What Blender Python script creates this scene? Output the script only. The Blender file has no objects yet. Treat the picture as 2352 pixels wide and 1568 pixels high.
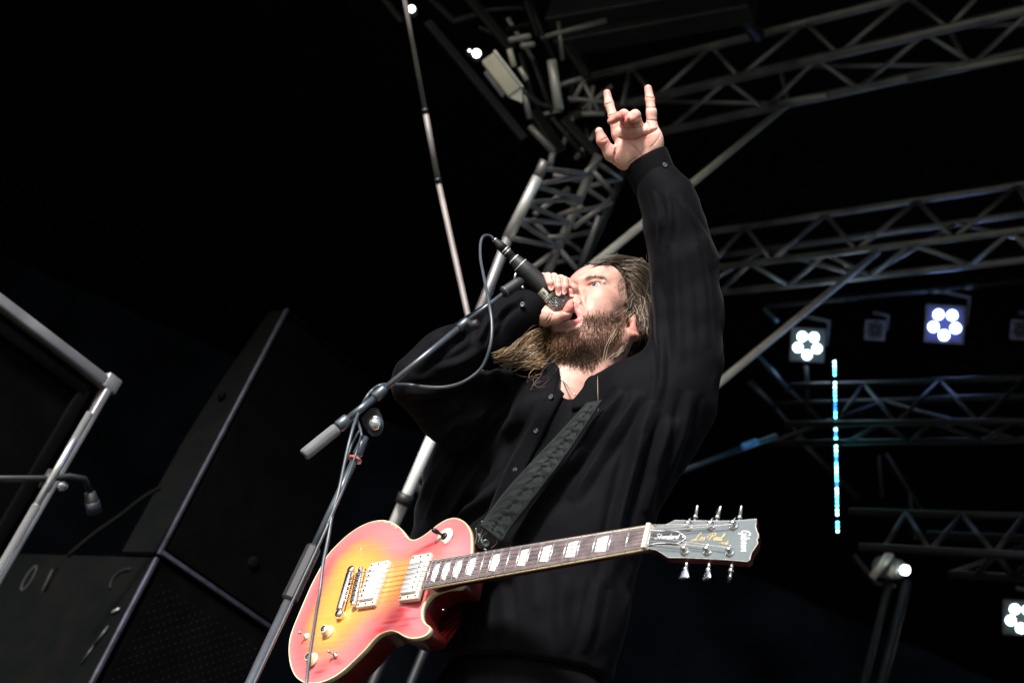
import bpy, bmesh, math, random
import numpy as np
from mathutils import Vector, Matrix

random.seed(7)
rng = np.random.default_rng(7)
scene = bpy.context.scene
COL = scene.collection

# ------------------------------------------------------------------ camera
# reference frame of the picture: 2352 x 1568 units, focal length 3631 units
FPX, CX, CY = 3631.0, 1176.0, 784.0
PITCH, ROLL, CAM_Z = math.radians(30.0), math.radians(23.15), 1.5
cam_loc = np.array([0.0, 0.0, CAM_Z])
_f = np.array([0, math.cos(PITCH), math.sin(PITCH)])
_r0, _u0 = np.array([1.0, 0, 0]), np.array([0, -math.sin(PITCH), math.cos(PITCH)])
_r = math.cos(ROLL) * _r0 + math.sin(ROLL) * _u0
_u = -math.sin(ROLL) * _r0 + math.cos(ROLL) * _u0
A = np.stack([_r, _u, -_f], axis=1)          # camera axes as columns
cd = bpy.data.cameras.new("camera")
cam = bpy.data.objects.new("camera", cd)
COL.objects.link(cam)
cam.matrix_world = Matrix([[*A[i], cam_loc[i]] for i in range(3)] + [[0, 0, 0, 1]])
cd.sensor_width = 36.0
cd.lens = FPX / 2352.0 * 36.0
cd.clip_start, cd.clip_end = 0.05, 3000
cd.dof.use_dof = True
cd.dof.focus_distance = 2.86
cd.dof.aperture_fstop = 5.2
scene.camera = cam

# ------------------------------------------------------------------ daylight
SUN_DIR = np.array([-0.52, -0.68, 0.52])     # towards the sun: high, in front of the stage, to its left
SUN_DIR = SUN_DIR / np.linalg.norm(SUN_DIR)
sl = bpy.data.lights.new("sun", 'SUN')
sl.energy = 4.2
sl.angle = math.radians(9.0)
sl.color = (1.0, 0.97, 0.94)
sun = bpy.data.objects.new("sun", sl)
COL.objects.link(sun)
sun.rotation_euler = Vector(SUN_DIR).to_track_quat('Z', 'Y').to_euler()
sun.location = (-20, -20, 30)
world = bpy.data.worlds.new("World")
scene.world = world
world.use_nodes = True
wn = world.node_tree
sky = wn.nodes.new('ShaderNodeTexSky')
sky.sky_type = 'NISHITA'
sky.sun_disc = False
sky.sun_elevation = math.asin(SUN_DIR[2])
sky.sun_rotation = math.atan2(SUN_DIR[0], SUN_DIR[1])
sky.dust_density = 3.0
wn.links.new(sky.outputs['Color'], wn.nodes['Background'].inputs['Color'])
wn.nodes['Background'].inputs['Strength'].default_value = 0.085
vs = scene.view_settings
vs.view_transform, vs.look, vs.gamma, vs.exposure = 'Standard', 'None', 1.0, 0.92
vs.use_curve_mapping = False
scene.cycles.use_denoising = True
scene.cycles.max_bounces = 6

# ------------------------------------------------------------------ helpers
def W(c):
    """camera-aligned metres (x right, y up, z towards the camera) -> world"""
    return np.asarray(c, float) @ A.T + cam_loc

def C(w):
    return (np.asarray(w, float) - cam_loc) @ A

def P(U, V, d):
    return np.array([(U - CX) / FPX * d, (CY - V) / FPX * d, -d])

def PZ(U, V, z):
    """point of the sight line (U, V) at world height z, in camera metres"""
    k = np.array([(U - CX) / FPX, (CY - V) / FPX, -1.0])
    return k * ((z - CAM_Z) / (A @ k)[2])

def depth(c): return -c[2]
def px(n, d): return n * d / FPX
UP = A.T @ np.array([0, 0, 1.0])             # world up in camera metres
def unit(v): v = np.asarray(v, float); return v / np.linalg.norm(v)

def thing(name, label, cat, base, group=None):
    o = bpy.data.objects.new(name, None)
    o.empty_display_size = 0.1
    o.location = Vector(np.asarray(base, float))
    COL.objects.link(o)
    o["label"] = label; o["category"] = cat
    if group: o["group"] = group
    return o

def tag(o, label=None, cat=None, group=None, kind=None):
    if label: o["label"] = label
    if cat: o["category"] = cat
    if group: o["group"] = group
    if kind: o["kind"] = kind
    return o

def base_of(o):
    b = np.zeros(3)
    while o is not None:
        b = b + np.array(o.location); o = o.parent
    return b

def mk(name, geo, mat, parent=None, smooth=True, world=False, col=None, recalc=False, origin=None):
    V, F = geo
    V = np.asarray(V, float)
    if not world: V = W(V)
    off = base_of(parent) if parent is not None else (np.asarray(origin, float) if origin is not None else V.mean(0))
    me = bpy.data.meshes.new(name)
    Vl = V - off
    if isinstance(F, np.ndarray):
        n, k = F.shape
        me.vertices.add(len(Vl)); me.vertices.foreach_set("co", Vl.astype(np.float32).ravel())
        me.loops.add(n * k); me.loops.foreach_set("vertex_index", F.astype(np.int32).ravel())
        me.polygons.add(n)
        me.polygons.foreach_set("loop_start", np.arange(0, n * k, k, dtype=np.int32))
        me.update(calc_edges=True); me.validate()
    else:
        me.from_pydata(Vl.tolist(), [], [list(map(int, f)) for f in F])
    if recalc:
        bm = bmesh.new(); bm.from_mesh(me)
        bmesh.ops.recalc_face_normals(bm, faces=bm.faces)
        bm.to_mesh(me); bm.free()
    if col is not None:
        at = me.color_attributes.new("Col", 'FLOAT_COLOR', 'POINT')
        c4 = np.ones((len(Vl), 4), np.float32); c4[:, :3] = col
        at.data.foreach_set("color", c4.ravel())
    if mat is not None: me.materials.append(mat)
    me.polygons.foreach_set("use_smooth", [smooth] * len(me.polygons))
    o = bpy.data.objects.new(name, me)
    COL.objects.link(o)
    if parent is not None: o.parent = parent
    else: o.location = Vector(off)
    return o

def join(*gs):
    V, F, n = [], [], 0
    for v, f in gs:
        V.append(np.asarray(v, float)); F += [[int(i) + n for i in q] for q in f]; n += len(v)
    return np.concatenate(V), F

def tube(pts, rad, n=10, caps=True):
    pts = np.asarray(pts, float); m = len(pts)
    rad = np.full(m, rad) if np.isscalar(rad) else np.asarray(rad, float)
    T = np.gradient(pts, axis=0); T /= np.maximum(np.linalg.norm(T, axis=1), 1e-12)[:, None]
    a = np.array([0, 0, 1.0]) if abs(T[0][2]) < .9 else np.array([1.0, 0, 0])
    x = unit(np.cross(T[0], a)); V = []
    ang = np.linspace(0, 2 * math.pi, n, endpoint=False)
    for i in range(m):
        x = x - T[i] * (x @ T[i]); x = unit(x); y = np.cross(T[i], x)
        V.append(pts[i] + rad[i] * (np.cos(ang)[:, None] * x + np.sin(ang)[:, None] * y))
    F = []
    for i in range(m - 1):
        for j in range(n):
            k = (j + 1) % n
            F.append([i * n + j, i * n + k, (i + 1) * n + k, (i + 1) * n + j])
    if caps:
        F.append(list(range(n))[::-1]); F.append([(m - 1) * n + j for j in range(n)])
    return np.concatenate(V), F

def lathe(a, b, prof, n=24):
    """prof: (distance along a->b, radius) pairs"""
    a, b = np.asarray(a, float), np.asarray(b, float); t = unit(b - a)
    x = unit(np.cross(t, [0.3, 0.2, 0.9])); y = np.cross(t, x)
    ang = np.linspace(0, 2 * math.pi, n, endpoint=False); V, F = [], []
    for s, r in prof:
        V.append(a + t * s + r * (np.cos(ang)[:, None] * x + np.sin(ang)[:, None] * y))
    for i in range(len(prof) - 1):
        for j in range(n):
            k = (j + 1) % n
            F.append([i * n + j, i * n + k, (i + 1) * n + k, (i + 1) * n + j])
    F.append(list(range(n))[::-1]); F.append([(len(prof) - 1) * n + j for j in range(n)])
    return np.concatenate(V), F

def smooth_path(pts, n=8):
    """Catmull-Rom through pts"""
    p = np.asarray(pts, float); p = np.vstack([2 * p[0] - p[1], p, 2 * p[-1] - p[-2]]); out = []
    for i in range(1, len(p) - 2):
        for t in np.linspace(0, 1, n, endpoint=False):
            a, b, c, d = p[i - 1], p[i], p[i + 1], p[i + 2]
            out.append(.5 * (2 * b + (c - a) * t + (2 * a - 5 * b + 4 * c - d) * t * t + (3 * b - a - 3 * c + d) * t ** 3))
    out.append(p[-2]); return np.array(out)

def box(c, ax, half, bevel=0.0, seg=2):
    bm = bmesh.new(); bmesh.ops.create_cube(bm, size=2.0)
    for v in bm.verts: v.co = Vector([v.co[i] * half[i] for i in range(3)])
    if bevel: bmesh.ops.bevel(bm, geom=bm.edges[:], offset=bevel, segments=seg, affect='EDGES', profile=.5)
    bm.verts.index_update()
    V = np.array([v.co[:] for v in bm.verts]); F = [[v.index for v in f.verts] for f in bm.faces]; bm.free()
    ax = np.asarray(ax, float)
    if np.linalg.det(ax) < 0: F = [f[::-1] for f in F]
    return np.asarray(c, float) + V @ ax, F

def bar(a, b, w, h, upv, bevel=0.0):
    a, b = np.asarray(a, float), np.asarray(b, float); t = unit(b - a)
    s = unit(np.cross(t, upv)); u = np.cross(s, t)
    return box((a + b) / 2, [t, s, u], [np.linalg.norm(b - a) / 2, w / 2, h / 2], bevel)

def prism(poly, org, ex, ey, ez, z0, z1):
    """polygon (2D) extruded from z0 to z1"""
    poly = np.asarray(poly, float); n = len(poly)
    P3 = lambda z: org + poly[:, :1] * ex + poly[:, 1:2] * ey + z * ez
    V = np.concatenate([P3(z0), P3(z1)])
    F = [list(range(n))[::-1], [n + i for i in range(n)]] + [[i, (i + 1) % n, n + (i + 1) % n, n + i] for i in range(n)]
    return V, F

# ------------------------------------------------------------------ materials
def pm(name, color, rough=.5, metal=0.0, var=0.0, vscale=8.0, bump=0.0, bscale=60.0, coat=0.0, sheen=0.0,
       attr=False, emit=None, estr=0.0, sss=0.0, spec=None, stretch=None, rvar=0.0, color2=None):
    m = bpy.data.materials.new(name); m.use_nodes = True
    nt = m.node_tree; b = nt.nodes['Principled BSDF']; L = nt.links.new
    b.inputs['Base Color'].default_value = (*color, 1); b.inputs['Roughness'].default_value = rough
    b.inputs['Metallic'].default_value = metal
    tc = nt.nodes.new('ShaderNodeTexCoord'); mp = nt.nodes.new('ShaderNodeMapping'); L(tc.outputs['Object'], mp.inputs['Vector'])
    if stretch: mp.inputs['Scale'].default_value = stretch
    src = None
    if attr:
        a = nt.nodes.new('ShaderNodeVertexColor'); a.layer_name = "Col"; src = a.outputs['Color']
    if var or color2 or rvar:
        n = nt.nodes.new('ShaderNodeTexNoise'); n.inputs['Scale'].default_value = vscale; n.inputs['Detail'].default_value = 5
        L(mp.outputs['Vector'], n.inputs['Vector'])
    if color2:
        r = nt.nodes.new('ShaderNodeValToRGB'); L(n.outputs['Fac'], r.inputs['Fac'])
        r.color_ramp.elements[0].position = .42; r.color_ramp.elements[1].position = .62
        r.color_ramp.elements[0].color = (*color, 1); r.color_ramp.elements[1].color = (*color2, 1); src = r.outputs['Color']
    if var:
        mr = nt.nodes.new('ShaderNodeMapRange'); L(n.outputs['Fac'], mr.inputs['Value'])
        mr.inputs['From Min'].default_value = .3; mr.inputs['From Max'].default_value = .7
        mr.inputs['To Min'].default_value = 1 - var; mr.inputs['To Max'].default_value = 1 + var
        mx = nt.nodes.new('ShaderNodeVectorMath'); mx.operation = 'SCALE'
        if src is not None: L(src, mx.inputs[0])
        else: mx.inputs[0].default_value = color
        L(mr.outputs['Result'], mx.inputs['Scale']); src = mx.outputs['Vector']
    if src is not None: L(src, b.inputs['Base Color'])
    if rvar:
        m2 = nt.nodes.new('ShaderNodeMapRange'); L(n.outputs['Fac'], m2.inputs['Value'])
        m2.inputs['From Min'].default_value = .3; m2.inputs['From Max'].default_value = .7
        m2.inputs['To Min'].default_value = max(.02, rough - rvar); m2.inputs['To Max'].default_value = min(1, rough + rvar)
        L(m2.outputs['Result'], b.inputs['Roughness'])
    if bump:
        n2 = nt.nodes.new('ShaderNodeTexNoise'); n2.inputs['Scale'].default_value = bscale; n2.inputs['Detail'].default_value = 4
        L(mp.outputs['Vector'], n2.inputs['Vector'])
        bp = nt.nodes.new('ShaderNodeBump'); bp.inputs['Strength'].default_value = bump; bp.inputs['Distance'].default_value = .01
        L(n2.outputs['Fac'], bp.inputs['Height']); L(bp.outputs['Normal'], b.inputs['Normal'])
    b.inputs['Coat Weight'].default_value = coat
    if sheen: b.inputs['Sheen Weight'].default_value = sheen; b.inputs['Sheen Roughness'].default_value = .4
    if spec is not None: b.inputs['Specular IOR Level'].default_value = spec
    if sss:
        b.inputs['Subsurface Weight'].default_value = sss; b.inputs['Subsurface Radius'].default_value = (.010, .004, .002)
        b.inputs['Subsurface Scale'].default_value = 1.0
    if emit: b.inputs['Emission Color'].default_value = (*emit, 1); b.inputs['Emission Strength'].default_value = estr
    return m

M = dict(
    ground=pm("grass_ground", (.06, .08, .035), .9, var=.4, vscale=3),
    floor=pm("stage_plywood", (.035, .032, .03), .6, var=.3, vscale=4, bump=.1),
    drape=pm("black_drape", (.020, .025, .044), .95, var=.6, vscale=1.2, spec=.05),
    roof=pm("black_roof", (.004, .004, .005), .9, var=.3, vscale=2, spec=.1),
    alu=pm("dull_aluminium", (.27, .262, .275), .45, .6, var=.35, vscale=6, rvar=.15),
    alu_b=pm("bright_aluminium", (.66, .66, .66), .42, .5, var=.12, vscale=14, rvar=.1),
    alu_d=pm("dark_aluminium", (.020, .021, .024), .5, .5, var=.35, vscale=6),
    blackp=pm("black_paint", (.0014, .0014, .0018), .85, var=.4, vscale=9, spec=.03),
    edge=pm("edge_paint", (.030, .028, .045), .5, .2, var=.5, vscale=25),
    caseb=pm("worn_case_paint", (.0022, .0027, .0030), .9, color2=(.0036, .0036, .0034), vscale=7, bump=.15, bscale=30, spec=.03),
    brown=pm("worn_brown", (.0055, .0048, .0042), .8, var=.5, vscale=9, spec=.1),
    chrome=pm("chrome", (.80, .81, .83), .15, .85, rvar=.05, vscale=20),
    steelp=pm("satin_steel", (.095, .112, .135), .34, .6, var=.2, vscale=30),
    rubber=pm("rubber", (.008, .009, .011), .6, var=.2, vscale=40),
    cable=pm("cable_rubber", (.050, .060, .074), .35, var=.2, vscale=30),
    lampw=pm("lamp_white", (.62, .60, .53), .5, var=.1, vscale=12),
    housing=pm("lamp_housing", (.13, .13, .15), .5, var=.3, vscale=20),
    lens_off=pm("lens_off", (.05, .05, .055), .15, .2, var=.2, vscale=20),
    led_w=pm("led_white", (.8, .85, .9), .3, emit=(.70, .86, 1.0), estr=6),
    led_b=pm("led_blueish", (.8, .85, .9), .3, emit=(.45, .66, 1.0), estr=6),
    bead=[pm("led_bead_cyan", (.1, .4, .45), .3, emit=(.10, .80, .85), estr=13),
          pm("led_bead_pale", (.3, .6, .6), .3, emit=(.35, .95, 1.0), estr=15),
          pm("led_bead_blue", (.02, .1, .4), .3, emit=(.02, .20, .80), estr=7)],
    bulb=pm("work_lamp_glow", (.9, .95, .9), .3, emit=(.85, 1.0, .95), estr=4),
    polec=pm("dull_grey_pole", (.17, .150, .145), .55, .2, var=.35, vscale=10),
    strut=pm("pale_painted_tube", (.80, .79, .77), .4, .1, var=.12, vscale=10),
    stencil=pm("stencil_paint", (.0075, .0065, .006), .9, var=.4, vscale=30),
)
# ------------------------------------------------------------------ setting
STAGE_Z = 1.46
def sheet(x0, x1, y0, y1, z):
    return np.array([[x0, y0, z], [x1, y0, z], [x1, y1, z], [x0, y1, z]]), [[0, 1, 2, 3]]
tag(mk("ground", sheet(-400, 400, -400, 400, 0), M['ground'], world=True, smooth=False, origin=(0, 0, 0)), kind="structure")
def wbox(x0, x1, y0, y1, z0, z1):
    return box([(x0 + x1) / 2, (y0 + y1) / 2, (z0 + z1) / 2], np.eye(3), [(x1 - x0) / 2, (y1 - y0) / 2, (z1 - z0) / 2])
tag(mk("stage_floor", wbox(-7, 8.5, 1.25, 14.5, .02, STAGE_Z), M['floor'], world=True, smooth=False, origin=(0, 8, 0)), kind="structure")
ROOF_Z = 8.3
ro = mk("stage_roof", wbox(-7, 8.5, 1.9, 14.5, ROOF_Z, ROOF_Z + .12), M['roof'], world=True, smooth=False, origin=(0, 8, ROOF_Z))
tag(ro, "black fabric roof stretched over the whole stage", "roof")

def drape(name, p0, p1, z0, z1, label, amp=.022, wl=.8, nz=14):
    p0, p1 = np.array(p0, float), np.array(p1, float); Ln = np.linalg.norm(p1 - p0)
    n = int(Ln / .06); t = (p1 - p0) / Ln; nn = np.array([-t[1], t[0]]); V = []
    for j in range(nz + 1):
        z = z0 + (z1 - z0) * j / nz
        for i in range(n + 1):
            s = Ln * i / n
            a = amp * (math.sin(s * 2 * math.pi / wl + .6 * math.sin(z * .7 + s)) + .4 * math.sin(s * 2 * math.pi / (wl * .43) + z * .35))
            q = p0 + t * s + nn * a; V.append([q[0], q[1], z])
    F = [[j * (n + 1) + i, j * (n + 1) + i + 1, (j + 1) * (n + 1) + i + 1, (j + 1) * (n + 1) + i] for j in range(nz) for i in range(n)]
    o = mk(name, (np.array(V), F), M['drape'], world=True, origin=(*p0, z0))
    tag(o, label, "curtain"); return o
drape("stage_curtain", (-6.8, 14.2), (8.3, 14.2), STAGE_Z, ROOF_Z, "black cloth backdrop closing the rear of the stage")
drape("stage_curtain", (-6.8, 4.2), (-6.8, 14.1), STAGE_Z, ROOF_Z, "black cloth side curtain behind the loudspeaker stack")
drape("roof_valance", (-6.9, 1.95), (8.4, 1.95), 6.15, ROOF_Z, "black cloth valance along the front edge of the roof", .03, .5, 4)  # added above the view to keep direct sun off the background
drape("stage_curtain", (8.3, 3.2), (8.3, 14.1), STAGE_Z, ROOF_Z, "black cloth side curtain beyond the lit lamps")

# ------------------------------------------------------------------ roof trusses
def zoom3(x, y): return (1223 + .48 * x, .48 * y)
def zoom4(x, y): return (1552.3 + .36 * x, 376.3 + .36 * y)
def zoom5(x, y): return (1505.3 + .4602 * x, 846.7 + .4602 * y)
def zoomT(x, y): return (846.7 + .42 * x, .42 * y)

def line_at(pa, pb, U):
    """U on the straight picture line pa-pb"""
    t = (U - pa[0]) / (pb[0] - pa[0]); return (U, pa[1] + t * (pb[1] - pa[1]))

def box_truss(label, top, front, back, z, h, nodes_f, nodes_b, rc, rb, mat, ext=60):
    """three visible chords as picture lines; chords are horizontal at heights z (lower two) and z+h (upper two)"""
    def chord(l, zz):
        (a, b) = l; d = (b[0] - a[0], b[1] - a[1]); k = ext / abs(d[0])
        a = (a[0] - d[0] * k, a[1] - d[1] * k); p, q = PZ(*a, zz), PZ(*b, zz)
        return p, q + unit(q - p) * 2.6          # runs on beyond the picture
    ct, cf, cb = chord(top, z + h), chord(front, z), chord(back, z)
    c4 = (ct[0] + cb[0] - cf[0], ct[1] + cb[1] - cf[1])
    o = thing("roof_truss", label, "truss", W(cf[0]), "aluminium roof trusses")
    for (p, q), m in ((ct, mat), (cf, mat), (cb, mat), (c4, mat)):
        mk("chord", tube([p, p + (q - p) * .33, p + (q - p) * .66, q], rc, 12), m, o)
    def br(p, q): mk("brace", tube([p, q], rb, 8), mat, o)
    tops = [i % 2 for i in range(len(nodes_f))]
    pf = []
    for U, k in nodes_f: pf.append(PZ(*line_at(*(top if k else front), U), z + h if k else z))
    for p, q in zip(pf, pf[1:]): br(p, q)
    pb_ = []
    for U, k in nodes_b: pb_.append(PZ(*line_at(*(back if k else front), U), z))
    for p, q in zip(pb_, pb_[1:]): br(p, q)
    for seq in (pf, pb_):                          # same lattice on the part beyond the picture
        st_ = (seq[-1] - seq[-3]); p, q = seq[-2], seq[-1]
        for _ in range(5):
            p, q = q, p + st_; br(p, q)
    n = max(3, len(nodes_f) // 2)                      # rear face and top face
    for i in range(n):
        t0, t1 = i / n, (i + 1) / n
        g = lambda c, t: c[0] + (c[1] - c[0]) * t
        br(g(cb, t0), g(c4, (t0 + t1) / 2)); br(g(c4, (t0 + t1) / 2), g(cb, t1))
    return o

TA = dict(top=(zoom3(280, 370), zoom3(1740, 0)), front=(zoom3(600, 465), zoom3(2352, 50)), back=(zoom3(620, 630), zoom3(2352, 250)))
box_truss("grey box truss under the roof just above the raised hand", TA['top'], TA['front'], TA['back'], 6.9, .32,
          [(zoom3(x, 0)[0], k) for x, k in ((430, 0), (470, 1), (590, 0), (855, 1), (990, 0), (1305, 1), (1465, 0), (1795, 1), (1990, 0), (2230, 1), (2400, 0))],
          [(zoom3(x, 0)[0], k) for x, k in ((650, 1), (930, 0), (1110, 1), (1360, 0), (1560, 1), (1880, 0), (2110, 1), (2400, 0))], .023, .0120, M['alu'])
TB = dict(top=(zoom4(250, 430), zoom4(2221, 130)), front=(zoom4(270, 660), zoom4(2221, 420)), back=(zoom4(300, 820), zoom4(2221, 610)))
box_truss("grey box truss with a long diagonal strut beneath it", TB['top'], TB['front'], TB['back'], 6.6, .42,
          [(zoom4(x, 0)[0], k) for x, k in ((200, 0), (440, 1), (610, 0), (955, 1), (1150, 0), (1540, 1), (1770, 0), (2185, 1), (2330, 0))],
          [(zoom4(x, 0)[0], k) for x, k in ((280, 1), (470, 0), (720, 1), (960, 0), (1250, 1), (1500, 0), (1880, 1), (2140, 0), (2300, 1))], .019, .0130, M['alu'], 90)
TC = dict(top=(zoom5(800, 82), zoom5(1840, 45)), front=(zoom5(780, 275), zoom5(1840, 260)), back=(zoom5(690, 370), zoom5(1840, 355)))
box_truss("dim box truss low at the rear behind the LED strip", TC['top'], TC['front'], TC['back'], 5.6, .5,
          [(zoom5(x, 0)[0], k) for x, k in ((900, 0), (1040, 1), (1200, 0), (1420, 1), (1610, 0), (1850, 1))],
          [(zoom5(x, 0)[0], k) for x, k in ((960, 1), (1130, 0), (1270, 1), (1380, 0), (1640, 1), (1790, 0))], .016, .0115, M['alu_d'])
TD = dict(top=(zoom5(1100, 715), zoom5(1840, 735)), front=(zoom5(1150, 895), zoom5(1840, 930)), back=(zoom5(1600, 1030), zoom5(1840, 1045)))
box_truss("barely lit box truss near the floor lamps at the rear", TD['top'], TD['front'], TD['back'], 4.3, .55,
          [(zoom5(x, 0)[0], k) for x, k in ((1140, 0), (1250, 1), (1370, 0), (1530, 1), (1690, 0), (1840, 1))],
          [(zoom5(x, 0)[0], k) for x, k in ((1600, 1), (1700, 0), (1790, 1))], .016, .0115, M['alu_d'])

def pole(name, label, cat, a, b, ra, mat, group=None, n=14, joints=()):
    o = thing(name, label, cat, W(b), group)
    mk("tube", tube([a, a + (b - a) * .5, b], ra, n), mat, o)
    for t, s in joints:
        c = a + (b - a) * t; d = unit(b - a)
        mk("coupler", tube([c - d * s, c + d * s], ra * 1.22, n), M['alu_d'], o)
    return o

def zst(p, q, za, zb): return PZ(*p, za), PZ(*q, zb)
# long diagonal struts
a, b = P(*zoom3(1215, 505), 7.7), P(*zoom3(250, 1300), 5.6)
pole("diagonal_strut", "pale tube strut running up behind the raised forearm", "strut", a, b + (b - a) * .30, .0155, M['strut'], "diagonal struts")
a, b = P(*zoom4(1285, 565), 8.3), P(*zoom4(180, 1475), 6.2)
pole("diagonal_strut", "pale tube strut rising from the elbow to the second truss", "strut", a, b + (b - a) * .75, .0165, M['strut'], "diagonal struts")
a, b = P(*zoom3(1800, 380), 7.3), P(*zoom3(2352, 265), 7.0)
pole("diagonal_strut", "short grey tube under the upper truss, ending free", "strut", a, b, .018, M['alu'], "diagonal struts")
a, b = P(*zoom3(1180, 500), 7.6), P(*zoom3(1412, 455), 7.45)
pole("diagonal_strut", "stub of square tube where the pale strut meets the truss", "strut", a, b, .020, M['alu'], "diagonal struts")
# wide fascia beams at the top
for (q0, q1, w, lb) in (((100, 60), (960, -90), .20, "upper dark fascia beam along the roof edge"), ((130, 185), (1060, 10), .16, "lower dark fascia beam along the roof edge")):
    a, b = P(*zoom3(*q0), 7.0), P(*zoom3(*q1), 6.6)
    o = mk("fascia_beam", bar(a, b, .10, w, UP, .01), M['alu_d'], smooth=False); tag(o, lb, "beam", "roof edge beams")
a, b = P(*zoom3(940, 0), 7.2), P(*zoom3(1080, 175), 7.4)
pole("hanging_brace", "short dark flat brace beside the upper truss", "brace", a, b, .035, M['alu_d'])

# ------------------------------------------------------------------ tower of tubes behind the singer
tw = thing("truss_tower", "lattice tower of grey tubes behind the microphone", "tower", [0, 0, 0])
twb = P(*zoomT(700, 1500), 5.6)
tw.location = Vector([*W(P(890, 1215, 5.05))[:2], STAGE_Z])
def T(x, y, d): return P(*zoomT(x, y), d)
def tw_t(name, a, b, r, m): mk(name, tube([a, (a + b) / 2, b], r, 12), m, tw)
d0 = 5.2
p_low = P(1000, 985, d0); p_low2 = P(850, 1330, d0)
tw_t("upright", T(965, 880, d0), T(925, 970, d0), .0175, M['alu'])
tw_t("upright", T(925, 970, d0), T(762, 1300, d0), .0185, M['alu_b'])  # lit stretches of the column get brighter metal in place of sunlight
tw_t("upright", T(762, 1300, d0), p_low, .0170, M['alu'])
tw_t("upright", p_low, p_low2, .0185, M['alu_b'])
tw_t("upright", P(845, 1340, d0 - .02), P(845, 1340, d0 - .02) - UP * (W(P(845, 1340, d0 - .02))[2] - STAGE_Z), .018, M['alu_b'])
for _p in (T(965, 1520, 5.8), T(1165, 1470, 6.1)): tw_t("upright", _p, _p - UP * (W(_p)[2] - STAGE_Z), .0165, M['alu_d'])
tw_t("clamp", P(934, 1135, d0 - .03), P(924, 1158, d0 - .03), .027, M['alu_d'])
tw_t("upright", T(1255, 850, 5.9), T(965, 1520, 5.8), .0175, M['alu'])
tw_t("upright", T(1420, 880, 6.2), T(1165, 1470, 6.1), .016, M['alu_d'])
for q in (((905, 1175), (1095, 1030)), ((895, 1200), (1010, 1320)), ((1120, 1245), (1320, 1095)), ((1010, 960), (1150, 985)), ((1150, 985), (1265, 860)),
          ((890, 1470), (1000, 1390)), ((1050, 1370), (1180, 1520)), ((1230, 940), (1340, 1060)), ((980, 1300), (1110, 1290)), ((1170, 1130), (1040, 1180)), ((1090, 1100), (1170, 1140)),
          ((1260, 1180), (1150, 1470)), ((1330, 1400), (1240, 1520))):
    tw_t("brace", T(*q[0], 5.75), T(*q[1], 5.8), .0105, M['alu'])
tw_t("brace", P(962, 1095, d0), P(1024, 1040, d0 + .1), .014, M['alu'])
tw_t("brace", P(945, 1100, d0), P(985, 1150, d0 + .1), .014, M['alu'])

def lattice(l0, l1, r0, r1, dl, dr, n):
    for i in range(n):
        a0, a1 = (i / n), ((i + .5) / n); p = lambda q0, q1, t, d: T(q0[0] + (q1[0] - q0[0]) * t, q0[1] + (q1[1] - q0[1]) * t, d)
        tw_t("brace", p(l0, l1, a0, dl), p(r0, r1, a1, dr), .0095, M['alu']); tw_t("brace", p(r0, r1, a1, dr), p(l0, l1, (i + 1) / n, dl), .0095, M['alu'])
lattice((945, 920), (770, 1300), (1240, 885), (1010, 1420), d0, 5.85, 4)
lattice((1240, 885), (1000, 1440), (1410, 905), (1165, 1470), 5.9, 6.15, 4)
# ------------------------------------------------------------------ corner head of the tower: dark beams, tubes, work lamps
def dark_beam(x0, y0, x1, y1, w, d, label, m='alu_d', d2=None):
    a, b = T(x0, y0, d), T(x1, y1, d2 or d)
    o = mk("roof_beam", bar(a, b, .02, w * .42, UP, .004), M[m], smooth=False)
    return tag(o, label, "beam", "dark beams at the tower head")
dark_beam(320, 120, 850, 760, .085, 6.0, "long dark flat beam left of the white floodlight")
dark_beam(40, -60, 180, 120, .06, 6.3, "short dark beam crossing the thin pole top")
dark_beam(540, -20, 780, 270, .10, 6.3, "dark beam above the white floodlight")
dark_beam(320, -20, 470, 120, .06, 6.4, "thin dark beam beside the round bright lamp")
dark_beam(460, 120, 600, 80, .06, 6.4, "short level dark beam above the floodlight")
dark_beam(870, 0, 940, 200, .11, 6.5, "broad dark beam at the corner of the roof")
dark_beam(1080, 240, 1200, 430, .10, 6.5, "slanting dark beam right of the short pale tube")
dark_beam(1060, 460, 1340, 400, .05, 6.6, "level dark beam running to the upper truss")
dark_beam(1060, 650, 1240, 840, .10, 6.2, "dark beam slanting down to the tower top")
dark_beam(900, 600, 1050, 830, .13, 6.3, "wide black beam over the tower top")
dark_beam(820, 480, 930, 570, .06, 6.0, "small dark beam below the floodlight")
def tubething(x0, y0, x1, y1, r, d, label, m='alu', d2=None):
    return pole("scaffold_tube", label, "tube", T(x0, y0, d), T(x1, y1, d2 or d), r, M[m], "scaffold tubes at the tower head")
tubething(1000, 330, 1040, 600, 0.0200, 6.2, "short pale upright tube left of the raised hand", 'alu_b')
tubething(770, 270, 795, 365, 0.0110, 6.0, "short cream tube beside the floodlight", 'lampw')
tubething(825, 370, 865, 440, 0.0100, 6.0, "small shiny tube end beside the floodlight", 'alu_b')
tubething(850, 500, 880, 650, 0.0120, 6.0, "grey tube hanging below the floodlight", 'alu')
tubething(880, 690, 1010, 830, 0.0150, 6.0, "bent grey tube above the lit upright", 'alu')
tubething(1010, 830, 985, 920, 0.0130, 6.0, "grey tube joining the lit upright", 'alu')
tubething(830, 290, 890, 520, 0.0100, 6.2, "thin dark tube behind the floodlight", 'alu_d')
tubething(1130, 400, 1100, 560, 0.0100, 6.6, "thin dark tube behind the pale upright tube", 'alu_d')
tubething(1165, 625, 1290, 620, 0.0110, 6.4, "small shiny level tube left of the index finger", 'alu')
tubething(1170, 600, 1330, 470, 0.0100, 6.6, "thin tube slanting up to the index finger", 'alu')
tubething(1190, 700, 1215, 830, 0.0100, 6.6, "thin dark tube behind the thumb", 'alu_d')
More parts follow.
